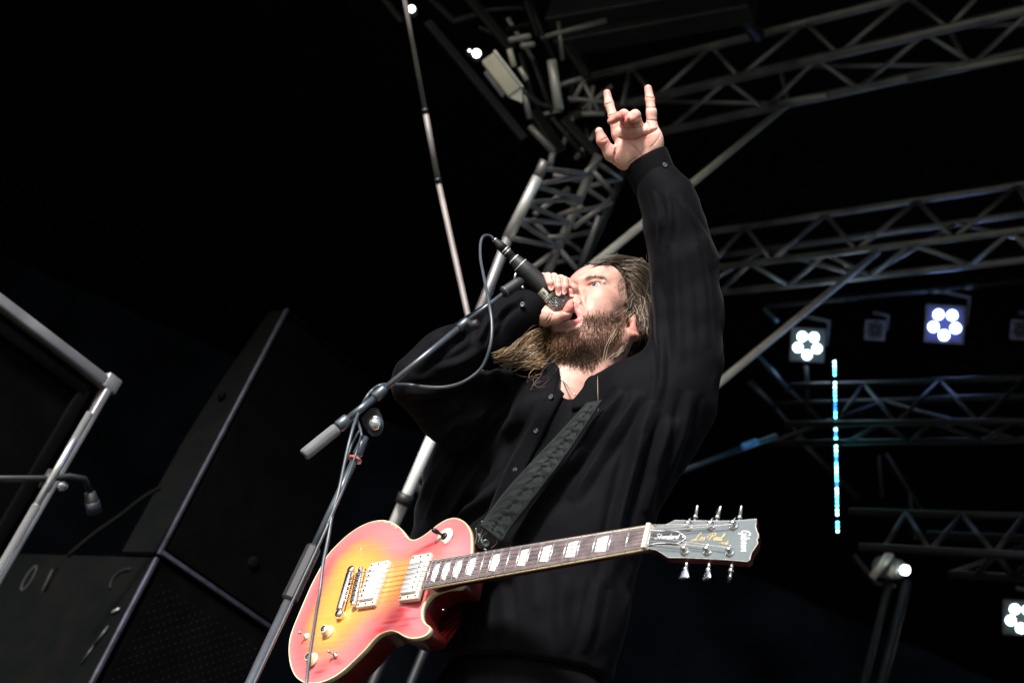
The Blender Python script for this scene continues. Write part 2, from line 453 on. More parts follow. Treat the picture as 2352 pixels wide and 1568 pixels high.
tubething(1230, 470, 1150, 600, 0.0120, 6.7, "dark tube slanting behind the index finger", 'alu_d')

fr0 = thing("roof_corner_frame", "tangle of thin dark tubes joining tower, beams and upper truss", "frame", W(T(1050, 450, 6.5)))
for (x0, y0, x1, y1, r, m) in ((880, 20, 1010, 330, .012, 'alu_d'), (940, 210, 1300, 110, .012, 'alu'), (1040, 120, 1060, 330, .010, 'alu'), (900, 330, 1000, 620, .012, 'alu_d'), (760, 100, 900, 330, .010, 'alu'), (1060, 600, 900, 640, .009, 'alu'), (1180, 460, 1260, 620, .010, 'alu'),
        (1260, 700, 1130, 870, .011, 'alu'), (1000, 640, 1180, 860, .013, 'alu_d'), (1090, 540, 1330, 560, .010, 'alu'), (1040, 470, 1190, 420, .011, 'alu'), (1190, 420, 1110, 560, .010, 'alu'), (1080, 250, 1190, 420, .012, 'alu'), (930, 570, 1060, 600, .012, 'alu_d'), (1200, 640, 1230, 470, .008, 'alu'), (640, 60, 860, 40, .009, 'alu_d'), (600, 150, 780, 230, .009, 'alu_d'), (1120, 640, 1060, 800, .009, 'alu')):
    mk("tube", tube([T(x0, y0, 6.5), T(x1, y1, 6.5)], r, 8), M[m], fr0)
def floodlight():
    d = 5.7
    o = thing("floodlight", "white rectangular floodlight housing on the dark roof beam", "floodlight", W(T(720, 420, d)))
    a, b = T(655, 322, d), T(795, 505, d); t = unit(b - a)
    nrm = unit(np.array([.15, -.25, 1.0])); s = unit(np.cross(t, nrm)); nrm = np.cross(s, t)
    if s[0] < 0: s = -s
    mk("housing", box((a + b) / 2, [t, s, nrm], [.080, .028, .025], .006), M['lampw'], o)
    mk("rim", box((a + b) / 2 + s * .033, [t, s, nrm], [.084, .0055, .028], .002), M['alu_b'], o)
    mk("bracket", box((a + b) / 2 - s * .036 + t * .01, [t, s, nrm], [.055, .010, .015], .002), M['housing'], o)
    mk("end_cap", prism([(0, -.026), (0, .032), (.045, .0)], (a + b) / 2 + t * .081, t, s, nrm, -.014, .014), M['alu_b'], o, smooth=False)
floodlight()
def bulb(x, y, r, d, label):
    c = T(x, y, d); o = thing("work_lamp", label, "lamp", W(c), "small glowing work lamps")
    z = np.array([0, 0, 1.0])
    mk("shade", lathe(c - z * .10, c, [(0, r * .6), (.03, r * 1.1), (.09, r * 1.15), (.10, r * 1.05)]), M['housing'], o)
    mk("bulb", lathe(c - z * .01, c + z * r, [(0, r * .9), (.3 * r, r), (.8 * r, r * .75), (1.1 * r, r * .3)]), M['bulb'], o)
bulb(235, 50, .016, 5.8, "small round glowing lamp beside the thin pole top")
bulb(590, 293, .018, 5.75, "glowing lamp at the upper end of the floodlight")
bulb(551, 278, .010, 5.76, "tiny glowing lamp next to the larger one by the floodlight")
CL_ = ("bright clamp just above the floodlight's short cream tube", "bright clamp touching the broad dark corner beam", "dull clamp lowest in the cluster above the floodlight", "rusty clamp at the top of the cluster over the floodlight", "rusty clamp beside the roof corner beam")
for i, (x, y) in enumerate(((805, 222), (850, 212), (870, 255), (790, 165), (850, 150))):
    c = T(x, y, 6.1); o = mk("cable_clamp", lathe(c + [-.03, 0, 0], c + [.03, .01, 0], [(0, .008), (.01, .013), (.05, .013), (.06, .008)], 12), M['brown' if i > 2 else 'alu'])
    tag(o, CL_[i], "clamp", "clamps above the floodlight")

# thin jointed pole
o = thing("thin_pole", "tall thin grey jointed pole in front of the dark curtain", "pole", [0, 0, 0])
pts = [T(185, -60, 4.4), T(310, 610, 4.4), T(380, 990, 4.4), T(520, 1620, 4.4)]
_w2, _w3 = W(pts[2])[2], W(pts[3])[2]; pts[3] = pts[2] + (pts[3] - pts[2]) * ((_w2 - STAGE_Z) / (_w2 - _w3))
pts[0] = pts[1] + (pts[0] - pts[1]) * 1.7
o.location = Vector(W(pts[-1]))
mk("section", tube(pts[:2], .0070, 12), M['polec'], o); mk("section", tube(pts[1:3], .0082, 12), M['polec'], o); mk("section", tube(pts[2:], .0078, 12), M['polec'], o)
for k in (1, 2):
    dd = unit(pts[k + 1] - pts[k]); mk("coupler", tube([pts[k] - dd * .008, pts[k] + dd * .006], .0092, 12), M['alu_d'], o)

# ------------------------------------------------------------------ lamps
FP = {'led_white': pm('lit_face_plate', (.05, .06, .06), .5, emit=(.010, .022, .020), estr=1.0), 'led_blueish': pm('lit_face_plate_blue', (.04, .04, .10), .5, emit=(.020, .022, .12), estr=1.0)}
def par(cx, cy, size, d, lit, label, mat, five=True, group="square LED stage lamps", lens_only=False):
    c = P(cx, cy, d); h = px(size, d) / 2
    o = thing("stage_lamp", label, "stage lamp", W(c), group)
    z = unit(-c); x = unit(np.cross(UP, z)); y = np.cross(z, x)
    x = unit(np.array([1.0, -.06, 0]) - z * z[0]); y = np.cross(z, x)
    if not lens_only:
        mk("housing", box(c - z * .09, [x, y, z], [h, h, .09], h * .25, 3), M['housing'], o)
        mk("rim", box(c - z * .012, [x, y, z], [h * 1.04, h * 1.04, .012], .008), M['housing'], o)
    if lit: mk("face_plate", box(c - z * .004, [x, y, z], [h * .86, h * .86, .008], .006), FP[mat.name], o)
    yk = [c - z * .1 + x * h * 1.1, c - z * .1 + x * h * 1.2 + y * h * 1.5, c - z * .12 - x * h * .3 + y * h * 1.75]
    mk("yoke", tube(yk, .014, 8), M['housing'], o)
    n = 5 if five else 6; rl = h * (.275 if five else .27); R = h * (.60 if five else .62)
    for k in range(n):
        an = 2 * math.pi * k / n + (math.pi / 2 + math.pi if five else .3)
        p = c + x * R * math.cos(an) + y * R * math.sin(an) + z * .004
        mk("lens", lathe(p - z * .01, p + z * .03, [(0, rl), (.014, rl), (.02, rl * .8), (.024, rl * .3)], 20), mat, o)
    if not five:
        mk("lens", lathe(c - z * .006, c + z * .03, [(0, rl), (.014, rl), (.02, rl * .8), (.024, rl * .3)], 20), mat, o)
    return o
par(1855, 792, 76, 9.0, True, "lit square lamp beside the long diagonal strut", M['led_w'])
par(2170, 744, 86, 9.0, True, "lit square lamp with a bluish glow and bent yoke", M['led_b'])
par(2345, 1418, 78, 9.3, True, "lit square lamp low down near the floor", M['led_w'])
par(2010, 758, 46, 9.2, False, "unlit lamp showing seven grey lenses between the two lit lamps", M['lens_off'], five=False)
par(2345, 757, 46, 9.2, False, "unlit lamp showing seven grey lenses at the bar's end", M['lens_off'], five=False)
a, b = P(*zoom4(560, 912), 9.0), P(*zoom4(2350, 730), 8.8)
pole("lamp_bar", "grey pipe bar the square lamps hang from", "bar", a, b, .0155, M['alu_d'], joints=((.3, .06), (.62, .05), (.75, .04)))

# LED strip: single column of beads
so = thing("led_strip", "vertical strip of round cyan LEDs on a black batten", "LED strip", W(P(1924, 1235, 8.0)))
s0, s1 = P(1916.5, 826, 8.0), P(1924, 1224, 8.0)
mk("batten", bar(s0 + [0, 0, -.02], s1 + [0, 0, -.02], .03, .02, np.array([0, 0, 1.0]), .003), M['blackp'], so)
nb = 41
for k in range(nb):
    if k in (4, 37): continue
    c = s0 + (s1 - s0) * ((k + .5) / nb); z = unit(-c)
    mb = M['bead'][2 if k in (10, 11, 17, 23, 29) else (1 if (k * 7) % 5 in (0, 2) else 0)]
    mk("led", lathe(c - z * .006, c + z * .01, [(0, .0048), (.003, .0048), (.006, .003), (.007, .001)], 14), mb, so)

# moving spot on a pole
o = thing("spot_lamp", "tilted black spot can with a white lens on a pole", "spot lamp", W(P(2060, 1575, 8.2)))
c0, c1 = P(2012, 1300, 8.2), P(2083, 1309, 8.0)
mk("can", lathe(c0, c1, [(0, .03), (.03, .055), (.12, .058), (.14, .048), (.17, .05)], 24), M['housing'], o)
mk("lens", lathe(c1 - (c1 - c0) * .1, c1, [(0, .024), (.02, .024), (.03, .014)], 20), M['bulb'], o)
mk("fin", tube([P(2003, 1326, 8.05), P(2046, 1268, 8.05)], .022, 10), M['alu_b'], o)  # highlights on the can, modelled as added bright bars
mk("fin", tube([P(2044, 1324, 8.0), P(2058, 1300, 8.0)], .02, 10), M['alu_b'], o)
mk("yoke", tube([P(1960, 1275, 8.2), P(2015, 1340, 8.15), P(2055, 1345, 8.1)], .015, 8), M['alu_d'], o)
pb = P(2083, 1335, 8.1)
mk("upright", tube([pb, pb - UP * 1.6], .026, 12), M['alu_d'], o)
mk("upright", tube([pb + [-.09, 0, 0], pb + [-.09, 0, 0] - UP * 1.6], .02, 12), M['alu_d'], o)
# rear tubes; the lamps' blue light is painted into their colour
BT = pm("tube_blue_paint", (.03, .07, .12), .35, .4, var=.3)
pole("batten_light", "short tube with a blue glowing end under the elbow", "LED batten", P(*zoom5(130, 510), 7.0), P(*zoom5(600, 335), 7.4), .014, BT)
o = mk("blue_led", tube([P(*zoom5(440, 388), 7.15), P(*zoom5(505, 364), 7.2)], .0165, 12), pm("blue_led_glow", (.05, .2, .5), .3, emit=(.03, .14, .42), estr=.10)); tag(o, "small blue glowing cap on the tube under the elbow", "LED")  # added glow for blue light falling on the strut, not a lamp
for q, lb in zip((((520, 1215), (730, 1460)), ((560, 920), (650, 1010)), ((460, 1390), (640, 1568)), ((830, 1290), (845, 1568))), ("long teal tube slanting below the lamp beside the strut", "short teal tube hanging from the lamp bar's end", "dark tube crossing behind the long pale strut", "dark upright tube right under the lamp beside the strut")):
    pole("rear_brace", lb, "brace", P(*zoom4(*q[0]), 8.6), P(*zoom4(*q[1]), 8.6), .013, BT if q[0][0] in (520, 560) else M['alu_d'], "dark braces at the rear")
for q, lb in zip((((1115, 430), (1130, 640)), ((1270, 620), (1295, 850)), ((480, 60), (900, 540)), ((560, 0), (860, 290)), ((700, 340), (1010, 640)), ((1150, 420), (1350, 740))), ("dark upright tube under the dim rear truss", "dark upright tube above the spot lamp", "long dark tube slanting behind the LED strip", "dark tube slanting down to the rear truss's end", "dark tube slanting from the blue-capped tube past the LED strip", "dark tube slanting from the rear truss to the spot lamp")):
    pole("rear_brace", lb, "brace", P(*zoom5(*q[0]), 9.0), P(*zoom5(*q[1]), 9.0), .012, M['alu_d'], "dark braces beyond the LED strip")
for (U, V, d, colr, e, nm) in ((2170, 760, 8.6, (.25, .4, 1.0), 1.6, "stage_lamp_beam"), (1860, 805, 8.6, (.5, .8, 1.0), 1.0, "stage_lamp_beam")):
    l = bpy.data.lights.new(nm, 'POINT'); l.energy = e; l.color = colr; l.shadow_soft_size = .08
    lo = bpy.data.objects.new(nm, l); COL.objects.link(lo); lo.location = Vector(W(P(U, V, d)))

# ------------------------------------------------------------------ loudspeaker stack, framed panel
def L1(x, y): return (.61 * x, 611.5 + .61 * y)
def on_vertical(p, uv):
    """height above p (camera metres) at which the vertical through p passes the picture row of uv"""
    best = None
    for s in np.linspace(-3, 4, 7001):
        q = p + UP * s; V_ = CY - FPX * q[1] / -q[2]
        e = abs(V_ - uv[1])
        if best is None or e < best[0]: best = (e, s)
    return best[1]
pc = P(*L1(594, 1085), 5.2); zc = W(pc)[2]
ht = on_vertical(pc, L1(1076, 160))
pr, pl = PZ(*L1(1030, 1385), zc), PZ(*L1(462, 1082), zc)
fx = unit(pr - pc); wid = np.linalg.norm(pr - pc); sx = unit(pl - pc); sx = unit(sx - fx * (sx @ fx) * .0); dep = np.linalg.norm(pl - pc)
o = thing("loudspeaker", "tall black loudspeaker cabinet with pale front edges, top of the stack", "loudspeaker", W(pc))
prof = [(0, 0), (dep, 0), (dep * .95, ht * .45), (dep * .75, ht * .72), (dep * .42, ht), (0, ht)]
mk("cabinet", prism(prof, pc, sx, UP, fx, 0.0, wid), M['blackp'], o, smooth=False, recalc=True)
fn = unit(np.cross(UP, fx)); fn = fn if fn @ (-pc) > 0 else -fn
mk("side_panel", prism([(x * .985 + .004, y * .985 + .006) for x, y in prof], pc - fx * .006, sx, UP, fx, 0, .006), M['caseb'], o, smooth=False, recalc=True)
mk("front_grille", prism([(.02, .03), (wid - .02, .03), (wid - .02, ht - .03), (.02, ht - .03)], pc, fx, UP, fn, .002, .012), M['blackp'], o, smooth=False, recalc=True)
mk("edge_strip", bar(pc + fn * .006, pc + UP * ht + fn * .006, .014, .014, fn, .003), M['edge'], o)
mk("edge_strip", bar(pc + fn * .006 + UP * .012, pc + fx * wid + fn * .006 + UP * .012, .014, .016, UP, .003), M['edge'], o)
mk("edge_strip", bar(pc + UP * (ht - .01) + fn * .006, pc + fx * wid + UP * (ht - .01) + fn * .006, .012, .012, UP, .003), M['blackp'], o)
mk("edge_strip", bar(pc + fx * wid + fn * .006, pc + fx * wid + UP * ht + fn * .006, .012, .012, fn, .003), M['blackp'], o)
cb = pc + fx * wid * .62 + UP * ht * .16 + fn * .01
mk("badge", lathe(cb, cb + fn * .01, [(0, .022), (.006, .022), (.009, .014)], 16), M['caseb'], o)
mk("bolt", lathe(pc + sx * dep * .45 + UP * ht * .62 - fx * .01, pc + sx * dep * .45 + UP * ht * .62 - fx * .03, [(0, .018), (.01, .016)], 10), M['blackp'], o)
# lower cabinet
lo_h = zc - STAGE_Z - .012
p2 = pc - UP * .012; pl2 = PZ(*L1(30, 1081), zc - .012); dep2 = np.linalg.norm(pl2 - p2); sx2 = unit(pl2 - p2)
o = thing("bass_cabinet", "worn grey bass cabinet with stencilled digits and perforated grille", "loudspeaker", W(p2 - UP * lo_h))
wid2 = wid * 1.02
mk("cabinet", prism([(0, 0), (dep2, 0), (dep2, -lo_h), (0, -lo_h)], p2, sx2, UP, fx, 0, wid2), M['blackp'], o, smooth=False, recalc=True)
ns = unit(np.cross(UP, sx2)); ns = ns if ns @ (-p2) > 0 else -ns
mk("side_panel", prism([(.004, -.004), (dep2 - .01, -.004), (dep2 - .01, -lo_h + .01), (.004, -lo_h + .01)], p2, sx2, UP, ns, .002, .009), M['caseb'], o, smooth=False, recalc=True)
mk("edge_strip", bar(p2 + fn * .006, p2 - UP * lo_h + fn * .006, .016, .016, fn, .003), M['edge'], o)
mk("front_grille", prism([(.03, -.03), (wid2 - .02, -.03), (wid2 - .02, -lo_h + .03), (.03, -lo_h + .03)], p2, fx, UP, fn, .002, .010), M['blackp'], o, smooth=False, recalc=True)
st = []
for i in range(26):
    for j in range(34):
        q = p2 + fx * (.06 + i * (wid2 - .1) / 25) - UP * (.07 + (j + .5 * (i % 2)) * .034) + fn * .0095
        st.append(lathe(q, q + fn * .003, [(0, .0036), (.002, .0026)], 5))
g = mk("grille_studs", join(*st), M['brown'], o); tag(g, kind="stuff")
def U4(x, y): return (.28 * x, 1223 + .28 * y)
def on_plane(uv, p0, n):
    k = np.array([(uv[0] - CX) / FPX, (CY - uv[1]) / FPX, -1.0]); return k * ((p0 @ n) / (k @ n))
pn0 = p2 + ns * .009
def S(x, y): return on_plane(U4(x, y), pn0, ns)
M['caseh'] = pm('case_handle', (.006, .006, .009), .7, var=.3, spec=.1)
def stroke(pts, w, m, name, par_, raise_=.002, off=None, n=None):
    pts = np.asarray(pts); pts = pts + (ns if n is None else n) * raise_
    return mk(name, tube(pts, w, 6), m, par_)
th = np.linspace(0, 2 * math.pi, 26)
cz, ax_, ay_ = S(235, 370), S(285, 330) - S(235, 370), S(200, 450) - S(235, 370)
stroke([cz + ax_ * math.cos(t) * 1.0 + ay_ * math.sin(t) * 1.1 for t in th], .008, M['stencil'], "stencil_digit", o, -.006)
stroke([S(430, 300), S(345, 480)], .009, M['stencil'], "stencil_digit", o, -.006)
stroke([S(475, 290), S(370, 480)], .014, M['blackp'], "slot", o, -.008)
stroke(smooth_path([S(1075, 300), S(1010, 315), S(955, 350), S(915, 410), S(905, 465)], 5), .006, M['caseh'], "handle", o, .002)
stroke([S(930, 660), S(990, 630)], .005, M['alu'], "latch", o, .006)
stroke([S(670, 1080), S(780, 925)], .004, M['alu_d'], "strap_bar", o, .004)
stroke([S(780, 925), S(900, 770)], .006, M['alu_d'], "strap_bar", o, .004)
# loose grey hose leaning on the bass cabinet
o = mk("hose", tube(smooth_path([P(*L1(255, 1090), 5.0), P(*L1(350, 1010), 5.05), P(*L1(450, 940), 5.1), P(*L1(540, 870), 5.15), P(*L1(600, 835), 5.2)], 6), .007, 10), M['caseb'])
tag(o, "dark hose leaning between bass cabinet and tall loudspeaker", "hose")

# framed black panel at the side of the stage
pk = P(*L1(428, 440), 4.5); zk = W(pk)[2]
pe = PZ(*L1(-90, 43), zk); hx = unit(pe - pk); wx = np.linalg.norm(pe - pk); hp = zk - STAGE_Z
o = thing("framed_panel", "black panel in a dull aluminium frame beside the chrome stand", "panel", W(pk - UP * hp))
nf = unit(np.cross(UP, hx)); nf = nf if nf @ (-pk) > 0 else -nf
mk("panel", prism([(0, 0), (wx, 0), (wx, -hp), (0, -hp)], pk, hx, UP, nf, -.05, -.012), M['blackp'], o, smooth=False, recalc=True)
mk("frame_bar", bar(pk + UP * -.017 - hx * .012, pk + hx * wx - UP * .017, .05, .034, UP, .006), M['alu'], o)
mk("frame_bar", bar(pk + hx * .012 - UP * .0, pk + hx * .012 - UP * hp, .05, .022, hx, .005), M['alu'], o)
mk("corner_cap", box(pk + hx * .012 - UP * .012, [hx, UP, nf], [.024, .024, .026], .005), M['alu'], o)
mk("inner_bar", bar(pk + hx * .06 - UP * .075 + nf * .0, pk + hx * wx - UP * .075, .02, .035, UP, .004), M['blackp'], o)
mk("inner_bar", bar(pk + hx * .065 - UP * .07, pk + hx * .065 - UP * hp, .02, .035, hx, .004), M['blackp'], o)
for k in (.36, .47):
    mk("seam", bar(pk + hx * k - UP * (.16 + .1 * k) - nf * .008, pk + hx * k - UP * .8 - nf * .008, .012, .01, hx, .002), M['brown'], o)

# chrome stand with a second microphone at the side
def chrome_stand():
    d = 3.9
    a = P(*L1(338, 552), d); base = a - UP * (W(a)[2] - STAGE_Z)
    o = thing("microphone_stand", "chrome microphone stand in front of the framed panel", "microphone stand", W(base))
    mk("pole", tube([a, a - UP * .27], .0092, 16), M['chrome'], o)
    mk("pole", tube([a - UP * .27, base], .0105, 16), M['chrome'], o)
    jc = P(*L1(183, 806), d - .02)
    mk("clamp", tube([jc + UP * .025, jc - UP * .025], .016, 14), M['rubber'], o)
    mk("wing_nut", lathe(P(*L1(228, 820), d - .05), P(*L1(246, 838), d - .06), [(0, .008), (.006, .014), (.016, .012)], 12), M['chrome'], o)
    mk("boom", tube([P(*L1(-60, 800), d - .25), jc + [0, .005, 0], P(*L1(262, 790), d), P(*L1(318, 800), d + .03), P(*L1(340, 850), d + .05)], .008, 10), M['rubber'], o)
    mk("base", lathe(base, base + UP * .03, [(0, .13), (.015, .13), (.03, .02)], 28), M['rubber'], o)
    m = thing("microphone", "small dark microphone hanging from the chrome stand's boom", "microphone", W(P(*L1(345, 890), d + .05)))
    mk("body", lathe(P(*L1(338, 850), d + .05), P(*L1(356, 925), d + .06), [(0, .014), (.03, .018), (.05, .017), (.051, .012)], 16), M['rubber'], m)
    mk("ring", lathe(P(*L1(347, 885), d + .05), P(*L1(356, 925), d + .06), [(0, .0185), (.03, .019)], 16), M['edge'], m)
chrome_stand()
# ------------------------------------------------------------------ lettering strokes (unit = x-height)
GL = {
 'S': (1.05, [[(.95, 1.75), (.65, 2), (.2, 1.75), (.3, 1.3), (.75, .9), (.72, .3), (.3, 0), (-.1, .25)]]),
 't': (.62, [[(.35, 1.8), (.2, .2), (.35, 0), (.6, .2)], [(0, 1.2), (.6, 1.25)]]),
 'a': (.92, [[(.75, .9), (.4, 1), (.1, .5), (.3, 0), (.6, .3), (.78, .95), (.74, .15), (.95, .12)]]),
 'n': (.85, [[(.1, 1), (.12, 0)], [(.12, .6), (.4, 1), (.65, .85), (.62, .1), (.85, .12)]]),
 'd': (.92, [[(.7, .8), (.4, 1), (.1, .5), (.3, 0), (.6, .25), (.78, 1.9)], [(.7, .6), (.7, .1), (.92, .1)]]),
 'r': (.62, [[(.1, 1), (.12, 0)], [(.12, .5), (.35, .95), (.6, .9)]]),
 'e': (.75, [[(.1, .5), (.6, .6), (.5, 1), (.2, .9), (.1, .4), (.3, 0), (.75, .2)]]),
 's': (.68, [[(.55, .95), (.25, .95), (.25, .6), (.5, .4), (.4, .05), (.05, .1)]]),
 'L': (1.35, [[(.95, 1.9), (.75, 2.35), (.5, 1.9), (.35, .7), (.1, .0), (-.5, -.25), (-.7, .1), (-.2, .25), (.5, 0), (1.2, .15)]]),
 'P': (1.25, [[(.5, 1.9), (.3, .9), (.15, -.1)], [(-.5, .5), (-.55, 1.3), (0, 2.0), (.8, 2.3), (1.2, 1.8), (.8, 1.2), (.35, 1.05)]]),
 'u': (.88, [[(.1, 1), (.1, .3), (.3, 0), (.55, .2), (.65, 1)], [(.65, 1), (.65, .2), (.88, .05)]]),
 'l': (.62, [[(.1, .3), (.5, 1.9), (.32, 2.0), (.22, .3), (.4, 0), (.7, .25)]]),
 'G': (1.2, [[(1, 1.45), (.8, 1.9), (.4, 1.85), (.12, 1.2), (.2, .3), (.6, 0), (.95, .3), (1, .9), (.6, .85)], [(.95, .6), (.9, -.55), (.75, -.7)]]),
 'i': (.38, [[(.15, 1), (.17, 0), (.3, .05)], [(.16, 1.5), (.18, 1.58)]]),
 'b': (.85, [[(.1, 1.9), (.12, 0)], [(.12, .8), (.5, 1), (.72, .5), (.4, 0), (.12, .15)]]),
 'o': (.85, [[(.4, 1), (.1, .5), (.4, 0), (.72, .5), (.4, 1)]]),
 'N': (1.0, [[(.1, 0), (.1, 1), (.8, 0), (.8, 1)]]), 'M': (1.1, [[(.1, 0), (.1, 1), (.45, .4), (.8, 1), (.8, 0)]]),
 'O': (1.0, [[(.45, 1), (.1, .5), (.45, 0), (.8, .5), (.45, 1)]]), 'D': (.95, [[(.1, 0), (.1, 1), (.5, .95), (.75, .5), (.5, .05), (.1, 0)]]),
 'E': (.8, [[(.65, 1), (.1, 1), (.1, 0), (.65, 0)], [(.1, .5), (.55, .5)]]), 'Q': (.75, [[(.1, 1), (.1, 0), (.65, 0)]]),
 'p': (.8, [[(.1, 0), (.1, 1), (.6, .95), (.6, .5), (.1, .45)]]), 'A': (.9, [[(.05, 0), (.4, 1), (.75, 0)], [(.2, .4), (.6, .4)]]),
 'T': (.8, [[(.0, 1), (.7, 1)], [(.35, 1), (.35, 0)]]), 'K': (.85, [[(.1, 0), (.1, 1)], [(.7, 1), (.1, .45), (.7, 0)]]), 'C': (.85, [[(.75, .85), (.45, 1), (.1, .5), (.45, 0), (.75, .15)]]),
 ' ': (.95, []),
}
def lettering(text, org, ex, ey, nrm, w, slant=0.0, smooth_=True):
    """text strokes as thin raised tubes; ex, ey are one x-height long"""
    gs, x = [], 0.0
    for ch in text:
        adv, strokes = GL[ch]
        for s in strokes:
            s = np.array(s, float)
            if smooth_ and len(s) > 2: s = smooth_path(s, 4)
            pts = org + (x + s[:, :1] + slant * s[:, 1:2]) * ex + s[:, 1:2] * ey
            gs.append(tube(pts, w, 5))
        x += adv
    V, F = join(*gs)
    return V, F, x

# ------------------------------------------------------------------ electric guitar, built in its own metres
GT = np.array([-0.27893, -0.43503, -2.81073])
GE1 = unit([0.77234, 0.21365, 0.59769]); GE2 = np.array([-0.24012, -0.77389, 0.5861]); GE2 = unit(GE2 - GE1 * (GE1 @ GE2))
GN = -np.cross(GE1, GE2)
def g(x, y, z=0.0): return GT + np.multiply.outer(x, GE1) + np.multiply.outer(y, GE2) + np.multiply.outer(z, GN)
def gp(p): p = np.asarray(p, float); return GT + p[:, :1] * GE1 + p[:, 1:2] * GE2 + p[:, 2:3] * GN
GAX = [GE1, GE2, GN]
def gbox(x, y, z, hx, hy, hz, bev=0.0, rot=0.0):
    a = math.cos(rot) * GE1 + math.sin(rot) * GE2; b = -math.sin(rot) * GE1 + math.cos(rot) * GE2
    return box(g(x, y, z), [a, b, GN], [hx, hy, hz], bev)
def glathe(x, y, z, prof, n=24): return lathe(g(x, y, z), g(x, y, z + 1.0), prof, n)

OUT = np.array([[.2404, -.045], [.2303, -.0766], [.2181, -.0974], [.2012, -.1145], [.1783, -.1268], [.1562, -.1283], [.1372, -.1207], [.1175, -.1072],
 [.1037, -.0998], [.0884, -.0963], [.0721, -.1026], [.0552, -.1176], [.0385, -.1314], [.016, -.1452], [-.0111, -.1554], [-.0413, -.1576], [-.0688, -.1521],
 [-.0936, -.1399], [-.1156, -.1207], [-.1331, -.0984], [-.1415, -.0693], [-.1485, -.0379], [-.1520, -.0067], [-.1545, .024], [-.1561, .052], [-.1541, .0758],
 [-.144, .1025], [-.1274, .1296], [-.1067, .152], [-.086, .1652], [-.0653, .1727], [-.0385, .1752], [-.0097, .1703], [.0153, .1574], [.0355, .1396],
 [.0546, .1196], [.0671, .1032], [.0796, .0935], [.0995, .0892], [.1201, .0938], [.1399, .1038], [.1608, .1106], [.1817, .1108], [.1932, .1068], [.1966, .0985],
 [.1927, .0915], [.1829, .0859], [.1719, .0758], [.1648, .0617], [.1638, .0482], [.1678, .0375], [.1764, .0272], [.1915, .0222], [.2109, .020], [.2404, .020], [.2410, -.01]])
OUTL = smooth_path(np.vstack([OUT, OUT[:1]]), 6)[:-1]
def seg_dist(p, poly):
    a = poly; b = np.roll(poly, -1, 0); best = np.full(len(p), 9.0)
    for i in range(len(a)):
        d = b[i] - a[i]; L2 = max(d @ d, 1e-12); t = np.clip(((p - a[i]) @ d) / L2, 0, 1)
        best = np.minimum(best, np.linalg.norm(p - a[i] - t[:, None] * d, axis=1))
    return best
def inside(p, poly):
    r = np.zeros(len(p), bool); a = poly; b = np.roll(poly, -1, 0)
    for i in range(len(a)):
        c = (a[i, 1] > p[:, 1]) != (b[i, 1] > p[:, 1])
        xi = (b[i, 0] - a[i, 0]) * (p[:, 1] - a[i, 1]) / (b[i, 1] - a[i, 1] + 1e-15) + a[i, 0]
        r ^= c & (p[:, 0] < xi)
    return r
ZE = -.022
def sstep(x): x = np.clip(x, 0, 1); return x * x * (3 - 2 * x)
def top_z(dist): return ZE + .0095 * sstep((dist - .004) / .055)

